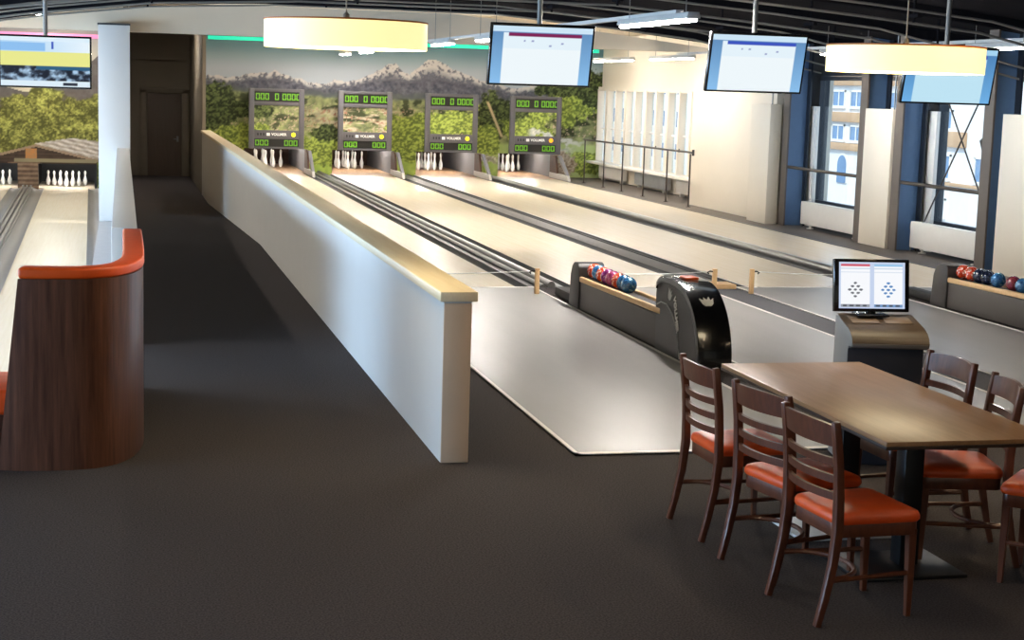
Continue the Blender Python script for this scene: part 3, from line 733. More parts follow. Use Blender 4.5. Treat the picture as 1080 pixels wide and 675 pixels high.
# ------------------------------------------------------------------ ball returns
BM = {'red': ball_mat('ball_red', (206, 64, 30), (240, 226, 214), (150, 34, 20)), 'blue': ball_mat('ball_blue', (50, 108, 160), (30, 60, 110), (150, 196, 216)),
      'purple': ball_mat('ball_purple', (130, 44, 110), (80, 24, 80), (214, 140, 180)), 'navy': ball_mat('ball_navy', (30, 40, 66), (14, 18, 32), (150, 160, 180)),
      'pink': ball_mat('ball_pink', (160, 58, 110), (110, 50, 70), (214, 130, 150)), 'maroon': ball_mat('ball_maroon', (134, 54, 60), (90, 40, 60), (190, 80, 150))}
def ball_return(label, ox):
    t = thing('ball_return', label, 'ball return', (ox, 14.2, .005), 0, 'ball returns')
    L, R = -.16, .10
    def P(y): return y - 14.2
    # low rack body
    m = MB(); m.box(L + .012, R - .012, P(13.3), P(15.95), .012, .30, .006); m.build('body', M['charcoal'], t)
    # sloping rails of pale wood
    for s, nm in ((L, 'left'), (R - .045, 'right')):
        m = MB()
        m.prism([(P(15.9), .29), (P(13.3), .32), (P(13.3), .375), (P(15.9), .345)], 'x', s, s + .045, .012); m.build('wood_rail', M['tan_post'], t, label='pale wood rail')
    m = MB(); m.box(L + .05, R - .05, P(13.3), P(15.9), .30, .336); m.build('ball_bed', M['black_matte'], t)
    # far hood
    prof = [(P(15.86), .0), (P(15.86), .44), (P(15.89), .475), (P(15.95), .49), (P(16.05), .48), (P(16.12), .44), (P(16.17), .35), (P(16.22), .0)]
    m = MB(); m.prism(prof, 'x', L - .01, R + .01, .012); m.build('end_hood', M['charcoal2'], t)
    # near hood: grey cheeks and black curved shell
    arc = [(P(13.40), 0), (P(13.42), .40), (P(13.42), .55)]
    for k in range(0, 13):
        a = PI * .5 * k / 12
    outer = [(P(13.42), .50)] + [(P(13.17) + .25 * math.cos(PI - PI / 2 * 0 + 0) * 0 + .25 * math.cos(a), .50 + .165 * math.sin(a)) for a in [PI * q / 16 for q in range(0, 9)]]
    outer += [(P(13.0), .668), (P(12.88), .662)] + [(P(12.22) + .0 + (.66) * math.cos(a) ** 1 * 1, .13 + .595 * math.sin(a)) for a in []]
    curve = [(P(12.88) - .64 * math.sin(a), .05 + .612 * math.cos(a)) for a in [PI / 2 * q / 16 for q in range(1, 17)]]
    full = [(P(13.40), 0)] + outer + curve + [(P(12.24), 0)]
    m = MB(); m.prism(full, 'x', L + .005, R - .005); m.build('hood_core', M['charcoal2'], t)
    # black glossy shell over top and front
    path_o = outer[4:] + curve + [(P(12.24), 0.0)]
    inn = [(y + .0, z - .05) for y, z in outer[4:]] + [(P(12.88) - .60 * math.sin(a), .05 + .555 * math.cos(a)) for a in [PI / 2 * q / 16 for q in range(1, 17)]] + [(P(12.28), 0.0)]
    m = MB(); tb = bmesh.new()
    def ring(x, pts, dz=0): return [tb.verts.new((x, y, z)) for y, z in pts]
    po = [(y - .008, z + .012) for y, z in path_o]
    r4 = [ring(L - .02, inn), ring(L - .02, po), ring(R + .02, po), ring(R + .02, inn)]
    for k in range(3):
        A, B = r4[k], r4[k + 1]
        for q in range(len(A) - 1): tb.faces.new((A[q], A[q + 1], B[q + 1], B[q]))
    for q in (0, -1): tb.faces.new([r4[k][q] for k in range(4)])
    bmesh.ops.recalc_face_normals(tb, faces=tb.faces); m._join(tb)
    bmesh.ops.bevel(m.bm, geom=[e for e in m.bm.edges if len(e.link_faces) == 2 and e.calc_face_angle(0) > 1.0 and abs(e.verts[0].co.x - e.verts[1].co.x) < 1e-5], offset=.012, segments=2, affect='EDGES', profile=.5)
    m.build('hood_shell', M['black'], t, label='glossy black curved shell')
    m = MB(); m.box(-.09, .03, P(12.86), P(13.02), .676, .700, .006); m.build('reset_button', M['orange'], t, label='orange button')
    # white crown emblem on the shell
    a = math.radians(38); cy, cz = P(12.88) - .655 * math.sin(a), .05 + .624 * math.cos(a)
    sl = math.atan2(.612 * math.sin(a), .64 * math.cos(a))
    crown = [(-.055, -.03), (-.03, -.055), (.03, -.055), (.055, -.03), (.07, .045), (.035, .015), (.025, .065), (-.002, .02), (-.03, .055), (-.035, .012), (-.075, .04)]
    q = MB(); q.prism([(x * .85, y * .85) for x, y in crown], 'z', -.012, .009); q.bm.transform(Matrix.Translation((-.03, cy, cz)) @ Matrix.Rotation(sl, 4, 'X'))
    q.build('crown_emblem', M['white_mark'], t, label='white crown emblem')
    # side lettering following the arc
    text_part('side_lettering', 'VOLLMER', .072, M['white_mark'], t, Matrix.Translation((L - .002, P(12.86), .38)) @ Matrix.Rotation(-PI / 2, 4, 'Z') @ Matrix.Rotation(PI / 2, 4, 'X') @ Matrix.Rotation(math.radians(-68), 4, 'Z'), .003)
    q = MB(); q.prism([(x * .7, y * .9) for x, y in crown], 'z', 0, .004); q.bm.transform(Matrix.Translation((L - .001, P(13.03), .53)) @ Matrix.Rotation(-PI / 2, 4, 'Z') @ Matrix.Rotation(PI / 2, 4, 'X') @ Matrix.Rotation(math.radians(-30), 4, 'Z'))
    q.build('side_emblem', M['gutter_light'], t)
    q = MB(); q.path([(L - .004, P(13.38), .40), (L - .006, P(13.25), .44), (L - .006, P(13.1), .44), (L - .006, P(12.95), .38), (L - .006, P(12.8), .24), (L - .006, P(12.72), .02)], .006, 6); q.build('trim_line', M['gutter_light'], t)
    # track housing running to the lanes
    m = MB(); m.box(L + .05, R - .05, P(16.2), P(17.0), .012, .10, .01); m.build('track_housing', M['black_matte'], t)
    return t
def add_balls(ox, seq, ys, where):
    for (c, desc), y in zip(seq, ys):
        m = MB(); t = bmesh.new(); bmesh.ops.create_uvsphere(t, u_segments=28, v_segments=18, radius=.0795)
        bmesh.ops.rotate(t, cent=(0, 0, 0), matrix=Matrix.Rotation(random.random() * 6, 3, Vector((random.random(), 1, .3)).normalized()), verts=t.verts); m._join(t)
        o = m.build('bowling_ball', BM[c], angle=80); o.location = (ox - .03 + random.uniform(-.006, .006), y, .3425 + .0795)
        tag(o, desc + ' ' + where, 'bowling ball', 'balls ' + where)
ball_return('charcoal ball return nearest the table, with a glossy black hood and orange button', 4.74)
ball_return('charcoal ball return by the windows, running out of the right edge', 8.92)
w1 = 'on the near ball return'
add_balls(4.74, [('red', 'orange-red ball farthest of the eight'), ('blue', 'blue ball second from the far hood'), ('red', 'orange-red ball between blue and purple'), ('purple', 'dark purple ball fourth from the far hood'), ('pink', 'pinkish purple ball in the middle of the row'), ('red', 'orange-red ball next to the front blue pair'), ('blue', 'blue ball second from the front'), ('blue', 'bright blue ball at the front of the row')], [15.76 - .166 * k for k in range(8)], w1)
w2 = 'on the far ball return'
add_balls(8.92, [('red', 'orange-red ball farthest of the row'), ('red', 'orange-red ball second from the hood'), ('navy', 'dark navy ball next to the orange-red pair'), ('navy', 'dark navy ball before the big blue one'), ('blue', 'blue ball in the middle of the row'), ('maroon', 'purple maroon ball'), ('blue', 'blue ball nearest the right picture edge')], [15.76, 15.585, 15.41, 15.24, 15.04, 14.74, 14.56], w2)

# foul-line sensor posts
PL = ['tan sensor post at the foul line left of the near ball return', 'tan sensor post at the foul line just behind the near ball return hood', 'tan sensor post at the foul line right of the ball return hood', 'tan sensor post at the foul line behind the console screen']
for i, x in enumerate((4.45, 6.53, 6.98, 8.90)):
    t = thing('sensor_post', PL[i], 'post', (x, 17.1, .0), 0, 'foul line posts')
    z = .011
    m = MB(); m.box(-.024, .024, -.024, .024, z, .295, .004); m.build('post', M['tan_post'], t)
    s = 1 if i in (2,) else -1
    m = MB(); m.path([(0, 0, .262), (s * .06, 0, .268), (s * .09, 0, .25), (s * .07, 0, .24)], .009, 8); m.build('sensor_hook', M['black_matte'], t)
CL = [(2.06, 4.36, 'thin white cord across the first lane at the foul line'), (4.98, 6.44, 'thin white cord across the second lane at the foul line'), (7.07, 8.81, 'thin white cord across the third lane at the foul line')]
for a, b, l in CL:
    m = MB(); m.path([(a + (b - a) * k / 12, 17.1, .262 - .03 * math.sin(PI * k / 12)) for k in range(13)], .005, 6)
    tag(m.build('foul_cord', M['white_mark']), l, 'cord', 'foul line cords')

# ------------------------------------------------------------------ console
t = thing('scoring_console', 'grey scoring console behind the table with sloping keypad top', 'console', (4.575, 9.05, .010), math.radians(-12))
side = [(.26, 0), (.26, .88), (.20, .885), (-.10, .842), (-.185, .812), (-.215, .785), (-.205, .752), (-.12, .742), (-.10, .70), (-.10, 0)]
HW = .222
for s, nm in ((-1, 'left'), (1, 'right')):
    m = MB(); m.prism(side, 'x', s * HW - .012, s * HW + .012, .003); m.build('side_panel', M['console_side'], t)
m = MB(); tb = bmesh.new()
tp_ = [(.27, .892), (.20, .897), (-.10, .854), (-.17, .832), (-.21, .805), (-.227, .775), (-.212, .742), (-.12, .732)]
A = [tb.verts.new((-HW - .015, p[0], p[1])) for p in tp_]; B = [tb.verts.new((HW + .015, p[0], p[1])) for p in tp_]
for q in range(len(A) - 1): tb.faces.new((A[q], A[q + 1], B[q + 1], B[q]))
bmesh.ops.solidify(tb, geom=tb.faces[:], thickness=.012); bmesh.ops.recalc_face_normals(tb, faces=tb.faces); m._join(tb)
m.build('keypad_top', M['console_top'], t, label='brownish rounded keypad top')
m = MB(); m.box(-HW - .013, HW + .013, -.231, -.216, .748, .772, .004); m.build('lip_strip', M['steel_grey'], t)
m = MB(); m.box(-HW + .013, HW - .013, -.095, .24, .02, .73, .004); m.box(-HW - .011, HW + .013, -.113, -.1005, .0, .73, .003); m.build('cabinet_front', M['console_front'], t, label='dark blue-black cabinet front')
m = MB(); m.box(.15, .175, -.12, -.112, .42, .46, .003); m.build('lock', M['silver'], t)
m = MB(); m.box(-.12, .10, -.1145, -.112, .14, .17); m.build('vent_slot', M['black_matte'], t)
for k in (-1, 1):
    m = MB(); nrm = math.atan2(.043, .30)
    m.box(-.085, .085, -.075, .075, 0, .003, .001); m.bm.transform(Matrix.Translation((k * .105, .06, .880)) @ Matrix.Rotation(nrm, 4, 'X'))
    m.build('key_field', M['key_field'], t)
t = thing('console_monitor', 'black framed monitor showing red and blue score panels on the console', 'monitor', (4.565, 9.20, .908), math.radians(-6))
m = MB(); m.box(-.10, .10, -.07, .07, .0, .012, .004); m.box(-.03, .03, -.01, .02, .01, .06, .004); m.build('stand', M['black'], t)
TILT = Matrix.Translation((0, 0, .022)) @ Matrix.Rotation(math.radians(-9), 4, 'X')
W, H = .245, .33
m = MB(); m.box(-W, W, -.018, .022, 0, H, .006); m.bm.transform(TILT); m.build('bezel', M['black'], t)
def scr_console(X, Z):
    u = (X + .215) / .43; v = (Z - .02) / (H - .04)
    col = np.broadcast_to(C3((196, 210, 236)), X.shape + (3,)).copy()
    for k, hd in ((0, (206, 84, 104)), (1, (150, 196, 232))):
        a, b = .03 + .5 * k, .465 + .5 * k
        p = (u > a) & (u < b) & (v > .03) & (v < .96)
        col = np.where(p[..., None], C3((246, 248, 252)), col)
        col = np.where((p & (v > .91))[..., None], C3(hd), col)
        for zz in (.78, .86): col = np.where((p & (np.abs(v - zz) < .008))[..., None], C3((200, 214, 230)), col)
        col = np.where((p & (v < .085) & (v > .035))[..., None], C3((150, 156, 166)) if k == 0 else C3((110, 150, 196)), col)
        for q in range(4):
            uu = a + .06 + q * .10
            col = np.where((p & (v < .075) & (v > .045) & (np.abs(u - uu) < .03))[..., None], C3((70, 74, 84)), col)
        cxx = (a + b) / 2
        for r, n in enumerate((1, 2, 3, 2, 1)):
            for c in range(n):
                uu = cxx + (c - (n - 1) / 2) * .085; vv = .55 - r * .072
                d_ = ((u - uu) / .028) ** 2 + ((v - vv) / .022) ** 2
                col = np.where((d_ < 1)[..., None], C3((96, 100, 108)) if k == 0 else C3((70, 130, 190)), col)
    return col
o = picture('screen', M['screen'], t, scr_console, -.215, .215, .02, H - .02, .0035, -.0195); o.data.transform(TILT)

# ------------------------------------------------------------------ televisions
def scr_lane(head):
    def f(X, Z):
        u = (X + .47) / .94; v = (Z - .02) / .53
        col = mix(C3((96, 140, 186)), C3((140, 192, 236)), 1 - v)
        col = np.where((v > .90)[..., None], C3((206, 230, 246)), col)
        p = (u > .11) & (u < .89) & (v < .885)
        col = np.where(p[..., None], C3((228, 242, 250)), col)
        col = np.where((p & (v < .62))[..., None], C3((238, 247, 251)), col)
        col = np.where((p & (v > .82) & (u > .16))[..., None], C3(head), col)
        for uu, vv in ((.32, .75), (.58, .68), (.40, .75), (.70, .72)):
            col = np.where(((np.abs(u - uu) < .012) & (np.abs(v - vv) < .014))[..., None], C3((150, 160, 200)), col)
        return col
    return f
def scr_left(X, Z):
    u = (X + .47) / .94; v = (Z - .02) / .53
    n = fbm(X * 16, Z * 22); n2 = fbm(X * 40, Z * 30 + 4)
    col = mix(C3((176, 214, 244)), C3((232, 244, 252)), u * 1.2 - .2 + 0 * v)
    col = np.where((v > .92)[..., None], C3((222, 240, 252)), col)
    col = np.where(((u < .5) & (v > .72) & (v < .88))[..., None], C3((140, 190, 238)), col)
    col = np.where(((np.abs(u - .58) < .015) & (v > .76) & (v < .92))[..., None], C3((60, 90, 190)), col)
    col = np.where(((v > .42) & (v < .70))[..., None], C3((232, 232, 140)), col)
    ph = (v < .42) & (v > .11)
    pic = mix(C3((16, 24, 40)), C3((170, 200, 226)), (n - .38) * 3.2)
    col = np.where(ph[..., None], pic, col)
    col = np.where(((v > .34) & (v < .42) & (u > .4))[..., None], C3((40, 92, 128)), col)
    col = np.where((v <= .11)[..., None], C3((220, 236, 246)), col)
    col = np.where(((v < .09) & (v > .03) & (u > .70) & (u < .86))[..., None], C3((40, 46, 60)), col)
    return col
def television(label, x, y, zc, tilt, func, step=.008):
    t = thing('television', label, 'television', (x, y, zc), 0, 'televisions hanging above the approaches')
    R = Matrix.Rotation(math.radians(tilt), 4, 'X') @ Matrix.Translation((0, 0, -.285))
    m = MB(); m.box(-.49, .49, 0, .05, 0, .57, .006); m.bm.transform(R); m.build('casing', M['black'], t)
    o = picture('screen', M['screen'], t, func, -.47, .47, .02, .55, step, -.003); o.data.transform(R)
    m = MB(); m.box(-.12, .12, .05, .085, .18, .42, .005); m.bm.transform(R); m.build('mount_plate', M['black_matte'], t)
    zt = roofz(x) - zc
    m = MB(); m.path([(0, .10, -.02), (0, .10, zt)], .024, 12); m.build('ceiling_pole', M['tube'], t)
    return t
television('television with a dark red title bar, hanging above the first right-hand approach', 3.745, 14.5, 2.555, 13, scr_lane((126, 30, 84)))
television('television with a blue title bar, middle of the three on the right', 5.86, 14.5, 2.555, 13, scr_lane((60, 84, 190)))
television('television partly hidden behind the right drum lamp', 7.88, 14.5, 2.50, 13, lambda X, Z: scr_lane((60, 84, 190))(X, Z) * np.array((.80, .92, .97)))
television('television with a yellow band picture at the left edge', -.81, 18.5, 2.385, 4, scr_left)

# ------------------------------------------------------------------ pendant drum lamps
def drum_lamp(label, x, y, z0):
    t = thing('pendant_lamp', label, 'pendant lamp', (x, y, z0), 0, 'drum pendant lamps')
    R = .478
    m = MB(); m.lathe([(R, 0), (R + .006, .0), (R + .006, .158), (R, .158), (R - .004, .15), (R - .004, .01), (R, 0)], n=72); m.build('drum_shade', M['shade'], t)
    m = MB(); m.lathe([(R - .004, .156), (R + .009, .156), (R + .009, .166), (R - .004, .166), (R - .004, .156)], n=72); m.build('rim_ring', M['shade_rim'], t)
    m = MB(); m.lathe([(0, .004), (R - .006, .004), (R - .006, .010), (0, .010)], n=72); m.build('diffuser', M['diffuser'], t)
    m = MB(); m.lathe([(0, .158), (R - .006, .158), (R - .006, .163), (0, .163)], n=72); m.build('top_plate', M['white_wall'], t)
    zt = roofz(x) - z0
    m = MB(); m.lathe([(0, .163), (.02, .163), (.02, .2), (.006, .215), (.004, .23), (.004, zt), (0, zt)], n=12); m.build('cable', M['cable'], t)
    return t
drum_lamp('yellow drum pendant lamp hanging left of the dark red titled television', 1.30, 9.7, 2.455)
drum_lamp('yellow drum pendant lamp on the right, in front of a television', 4.74, 9.3, 2.418)
drum_lamp('added yellow drum pendant lamp behind the viewer', 1.4, -2.6, 2.44)  # unseen lamp added to brighten the near zone
drum_lamp('added yellow drum pendant lamp behind the viewer on the right', 5.2, -2.6, 2.44)  # second unseen lamp added for near-zone fill

# ------------------------------------------------------------------ strip lights
M['lane_tube'] = emit('lane_tube', (255, 248, 240), 330.0)
M['far_tube'] = emit('far_tube', (255, 249, 242), 190.0)
M['left_fill_tube'] = emit('left_fill_tube', (255, 247, 234), 150.0)  # glow of the added, unseen strip lights over the left lanes
M['side_tube'] = emit('side_tube', (255, 249, 240), 78.0)
def batten(label, x, y0, y1, z):
    t = thing('strip_light', label, 'strip light', (x, (y0 + y1) / 2, z), 0, 'white strip lights along the lanes')
    h = (y1 - y0) / 2
    m = MB(); m.prism([(-.055, .075), (.055, .075), (.07, .02), (.055, .012), (-.055, .012), (-.07, .02)], 'y', -h, h, .004); m.build('housing', M['batten_body'], t)
    m = MB(); m.box(-.045, .045, -h + .03, h - .03, -.012, .012, .008); m.build('light_tube', M['side_tube' if (y0 > 14.2 and x > 9 and y0 < 36) else 'left_fill_tube' if x < -1 else 'far_tube' if (x > 1.5 and y0 > 30.5) else 'lane_tube' if (y0 > 14.2 and x > 1.5 or y0 > 41) else 'near_fill_tube'], t)
    zt = (roofz(x) if y1 < 30 else 3.6) - z
    m = MB()
    for s in (-1, 1): m.path([(0, s * h * .8, .07), (0, s * h * .8, zt)], .004, 6)
    m.build('hanger', M['tube'], t)
for y0, y1, l in ((14.4, 16.6, 'strip light right of the red titled television, nearest of its row'), (22.5, 23.8, 'strip light just left of the red titled television'), (25.8, 27.4, 'strip light right of the left drum lamp'), (31.2, 32.6, 'strip light below the left drum lamp, third from the far end'), (34.5, 36.0, 'strip light below the left drum lamp, second from the far end'), (38.0, 39.3, 'strip light farthest of the row over the lanes')):
    batten(l, 5.17, y0, y1, 2.93)
for y0, y1, l in ((32.5, 35.2, 'strip light left of the pair beyond the slatted window'), (28.8, 31.2, 'strip light between the two middle televisions, above the cream wall'), (21.3, 23.0, 'strip light right of the blue titled television'), (17.2, 18.6, 'strip light at the right picture edge beside the right television')):
    batten(l, 10.35, y0, y1, 2.90)
m = MB(); m.box(5.27, 5.35, 15.2, 30.0, 3.02, 3.06); tag(m.build('light_rail', M['batten_body']), 'pale cable rail above the strip lights over the lanes', 'cable rail')
m = MB(); m.box(10.45, 10.53, 17.0, 30.0, 2.99, 3.03); tag(m.build('light_rail', M['batten_body']), 'pale cable rail above the strip lights by the windows', 'cable rail')
for x, ys_ in ((5.17, (7.9, 4.4, -.6)), (10.35, (10.4, 6.4)), (.6, (6.6, 3.6, .8)), (-2.5, (13.5, 17.5, 21.5, 25.5, 29.0))):
    for y in ys_:
        batten('added fill strip light out of the picture, above %s' % ('the table side' if x > 4 else 'the left side'), x, y - .75, y + .75, 2.93)  # unseen lights added to brighten the foreground and left lanes
for k, (x, y) in enumerate(((3.6, 36.8), (7.0, 36.8), (10.2, 36.8))):
    batten('added strip light hidden behind the pale bulkhead to wash the mural', x, y - .75, y + .75, 3.42)  # added out of sight to brighten mural and pin decks
for y in (33.5, 37.5, 40.5): batten('added strip light hidden behind the pale bulkhead over the left lanes', -1.6, y - .75, y + .75, 3.42)  # added out of sight to brighten the far left lanes
batten('short added strip light hidden above the aisle recess', .95, 42.2, 42.8, 3.46)  # unseen light added to lift the dark recess
# little ceiling spotlight at the top edge
t = thing('ceiling_spot', 'small round beige ceiling spotlight at the top edge', 'ceiling light', (3.0, 18.9, 3.30))
m = MB(); m.lathe([(0, -.02), (.10, -.02), (.135, .0), (.14, .03), (0, .03)], n=28); m.build('spot_rim', M['cable'], t)
m = MB(); m.lathe([(0, .03), (.04, .03), (.04, roofz(3.0) - 3.30), (0, roofz(3.0) - 3.30)], n=12); m.build('stem', M['black_matte'], t)

# ------------------------------------------------------------------ roof trusses
def chord(y, dz, drop, xs=(-2.2, 11.9)):
    pts = []
    for x in (-2.2, -1.2, .4, 2.4, 4.5, 6.0, 8.0, 9.5, 10.6, 11.9):
        pts.append((x, y, roofz(x) - dz - (drop * max(0, (x - 9.5)) if x > 9.5 else 0)))
    return pts
TL = ['nearest roof truss of thin grey tubes, at the top right', 'second roof truss of thin grey tubes', 'third roof truss of thin grey tubes', 'roof truss farthest back, just before the pale bulkhead']
for i, y in enumerate((16.6, 19.4, 22.6, 26.2)):
    t = thing('roof_truss', TL[i], 'roof truss', (4.8, y, 3.4), 0, 'roof trusses')
    dz = (.26, .26, .22, .12)[i]
    m = MB(); m.path(chord(y, dz, .10), .015, 8); m.build('upper_chord', M['tube'], t, local=False)
    m = MB(); m.path(chord(y + .25, dz + .12, .10), .015, 8); m.build('lower_chord', M['tube'], t, local=False)
    for x in (.4, 3.2, 6.0, 8.6, 10.4):
        m = MB(); m.path([(x, y + .12, roofz(x)), (x, y + .12, roofz(x) - dz - .13 - .1 * max(0, x - 9.5))], .016, 8); m.box(x - .03, x + .03, y - .02, y + .28, roofz(x) - dz - .08 - .1 * max(0, x - 9.5), roofz(x) - dz - .04 - .1 * max(0, x - 9.5)); m.build('hanger', M['beam'], t, local=False)
for i, y in enumerate((18.2, 21.0, 24.6, 28.2)):
    prof = [(x, roofz(x) - .14) for x in (-2.4, -1.04, .6, 2.4, 6.0, 8.65, 10.4, 12.0)]
    prof += [(x, roofz(x) - .005) for x in (12.0, 10.4, 8.65, 6.0, 2.4, .6, -1.04, -2.4)]
    m = MB(); m.prism(prof, 'y', y, y + .12)
    tag(m.build('roof_rafter', M['beam']), ['dark roof rafter nearest the viewer', 'dark roof rafter between first and third', 'dark roof rafter third from the viewer', 'dark roof rafter next to the pale bulkhead'][i], 'rafter', 'dark rafters')

# LED strips on the murals
m = MB(); m.box(2.05, 12.0, WALLY - .04, WALLY - .008, 3.22, 3.31, .005); tag(m.build('led_strip', M['teal_led']), 'teal glowing strip along the top of the mountain mural', 'led strip')
m = MB(); m.box(-6.0, -.30, 41.76, 41.792, 3.16, 3.26, .005); tag(m.build('led_strip', M['pink_led']), 'pink glowing strip along the top of the chalet mural', 'led strip')

# ------------------------------------------------------------------ steel window bays on the right
def column(y, label):
    t = thing('steel_column', label, 'column', (11.6, y, 0), 0, 'steel columns of the window bays')
    H = roofz(11.5) + .05
    m = MB(); m.box(11.33, 11.36, y - .12, y + .12, 0, H); m.build('front_flange', M['brown_steel'], t, local=False, label='brown front flange')
    m = MB(); m.box(11.36, 11.70, y - .012, y + .012, 0, H); m.build('web', M['skylit_web'], t, local=False, label='web coloured blue-grey as lit by the sky')
    m = MB(); m.box(11.70, 11.73, y - .14, y + .14, 0, H); m.build('rear_flange', M['dark_steel'], t, local=False)
column(26.56, 'steel column left of the far window bay, beside the cream wall')
column(23.52, 'steel column right of the far window bay'); column(22.30, 'steel column left of the cross-braced window bay'); column(19.72, 'steel column right of the cross-braced window bay')
for y0, y1, x0, x1, l in ((26.72, 27.6, 11.10, 11.32, 'white wall panel beside the cream wall, left of the far window bay'), (22.45, 23.38, 11.30, 11.42, 'tall white panel between the two window bays'), (16.6, 19.3, 11.30, 11.42, 'tall white panel at the right picture edge')):
    t = thing('wall_panel', l, 'wall panel', ((x0 + x1) / 2, (y0 + y1) / 2, 0), 0, 'tall white wall panels')
    m = MB(); m.box(x0, x1, y0, y1, .0, 2.11, .006); m.build('panel', M['cream_wall'], t, local=False)
    zc = roofz(11.36)
    m = MB(); m.path([(x0 + .08, y0 + .12, 2.1), (x0 + .08, y0 + .12, zc)], .012, 8); m.build('hanger_rod', M['silver'], t, local=False)
for (a, b, l) in ((23.3, 26.48, 'far'), (19.33, 22.18, 'near')):
    n = 1 if l == 'far' else 2
    m = MB(); X0, X1 = 11.88, 11.96
    m.box(X0, X1, a, a + .07, .38, 2.62); m.box(X0, X1, b - .07, b, .38, 2.62); m.box(X0, X1, a, b, .38, .47); m.box(X0, X1, a, b, 2.55, 2.62)
    f = struct(m.build('window_%d' % n, M['dark_steel']), '%s steel framed window bay on the right wall' % ('farther' if n == 1 else 'cross-braced'), 'window')
    m = MB(); m.box(11.92, 11.93, a + .07, b - .07, .47, 2.55); m.build('glass', M['glass'], f)
    m = MB(); m.box(11.78, 11.84, b - .2, b + .38, .0, 2.10, .004); tag(m.build('jamb_panel', M['radiator']), 'narrow white panel left of the %s window' % ('farther' if n == 1 else 'cross-braced'), 'panel')
    t = thing('safety_rail', 'grey tube rail across the %s window bay' % ('farther' if n == 1 else 'cross-braced'), 'rail', (11.4, (a + b) / 2, 1.0), 0, 'window rails')
    y0_, y1_ = (23.52, 26.56) if n == 1 else (19.72, 22.3)
    m = MB(); m.path([(11.38, y0_, 1.03), (11.38, y1_, 1.03)], .028, 12); m.build('tube', M['rail'], t, local=False)
    # radiator
    t = thing('radiator', 'white panel radiator under the %s window' % ('farther' if n == 1 else 'cross-braced'), 'radiator', (11.56, (a + b) / 2, 0), 0, 'white panel radiators')
    ra, rb_ = (23.75, 26.1) if n == 1 else (19.95, 22.05)
    m = MB(); m.box(11.50, 11.62, ra, rb_, .07, .46, .008); m.build('panel', M['radiator'], t, local=False)
    for y in (ra + .25, rb_ - .3):
        m = MB(); m.lathe([(0, 0), (.06, 0), (.06, .015), (.02, .025), (.02, .08), (0, .08)], (11.56, y, .0), 14); m.build('foot', M['radiator'], t, local=False)
    m = MB(); m.path([(11.56, rb_ + .01, .36), (11.56, rb_ + .07, .36), (11.56, rb_ + .07, .0)], .014, 8); m.lathe([(0, .33), (.03, .33), (.03, .42), (0, .42)], (11.56, rb_ + .07, 0), 12); m.build('valve', M['silver'], t, local=False)
t = thing('cross_brace', 'two thin steel rods crossing in front of the nearer window', 'brace', (11.7, 21.0, 0), 0)
m = MB(); m.path([(11.66, 22.14, .0), (11.66, 22.14, .19), (11.66, 20.12, 2.85)], .012, 8); m.build('rod', M['rail'], t, local=False)
m = MB(); m.path([(11.69, 19.90, .0), (11.69, 19.90, .34), (11.69, 22.0, 2.85)], .012, 8); m.build('rod', M['rail'], t, local=False)

# rear slatted window group
ys = [40.35]
m = MB()
X0, X1 = 12.0, 12.14
m.box(X0, 12.2, 33.25, 40.42, 2.26, 2.36); m.box(11.95, 12.2, 33.25, 40.42, .38, .46)
edges = np.linspace(33.3, 40.4, 10)
for k, y in enumerate(edges):
    w = .17 if k % 2 == 0 else .08
    m.box(11.98, 12.16, max(33.25, y - w / 2), min(40.42, y + w / 2), .42, 2.3, .006)
f = struct(m.build('window_4', M['cream_wall']), 'rear window group with broad upright cream slats', 'window')
m = MB()
for a, b in zip(edges[:-1], edges[1:]): m.box(12.12, 12.13, a + .1, b - .1, .46, 2.26)
m.build('glass', M['glass'], f)
m = MB()
for a, b in zip(edges[:-1], edges[1:]): m.box(12.09, 12.14, a + .08, b - .08, 1.28, 1.32)
m.build('glazing_bar', M['radiator'], f)
m = MB(); m.box(11.72, 12.0, 31.45, 40.40, .40, .46, .006); struct(m.build('trim_3', M['radiator']), 'white window board under the rear slatted window', 'trim')
for a, b, mt, l in ((37.9, 39.9, 'radiator', 'cream radiator under the slatted window, nearest the mural'), (34.6, 36.9, 'gutter_light', 'grey radiator under the middle of the slatted window'), (31.9, 33.9, 'radiator', 'cream radiator under the slatted window, next to the cream wall')):
    t = thing('radiator', l, 'radiator', (11.97, (a + b) / 2, 0), 0, 'radiators under the slatted window')
    m = MB(); m.box(11.93, 12.06, a, b, .07, .36, .006); m.build('panel', M[mt], t, local=False)
    m = MB(); k = a + .06
    while k < b - .05: m.box(11.918, 11.932, k, k + .03, .09, .34); k += .085
    m.build('fins', M[mt], t, local=False)
    m = MB(); m.box(11.95, 12.05, a + .2, a + .26, 0, .08); m.build('foot', M['radiator'], t, local=False)
    m = MB(); m.box(11.95, 12.05, b - .26, b - .2, 0, .08); m.build('foot', M['radiator'], t, local=False)
t = thing('window_railing', 'thin dark railing standing in front of the rear slatted window', 'railing', (11.05, 34.5, 0))
py = [38.2, 36.55, 35.1, 33.55, 32.0, 30.6]
m = MB(); m.path([(11.05, 38.3, 1.06), (11.05, 30.45, 1.09)], .022, 10); m.build('top_rail', M['rail'], t, local=False)
for y in py:
    m = MB(); m.path([(11.05, y, 0), (11.05, y, 1.06)], .017, 8); m.lathe([(0, 0), (.05, 0), (.05, .012), (0, .012)], (11.05, y, 0), 12); m.build('post', M['rail'], t, local=False)
m = MB()
for y in (37.4, 35.8, 34.3, 32.8, 31.3): m.path([(11.05, y, 1.06), (11.05, y, 1.13)], .015, 8)
m.path([(11.05, 30.45, 1.03), (11.05, 30.45, 1.15)], .025, 10); m.build('rail_fittings', M['rail'], t, local=False)

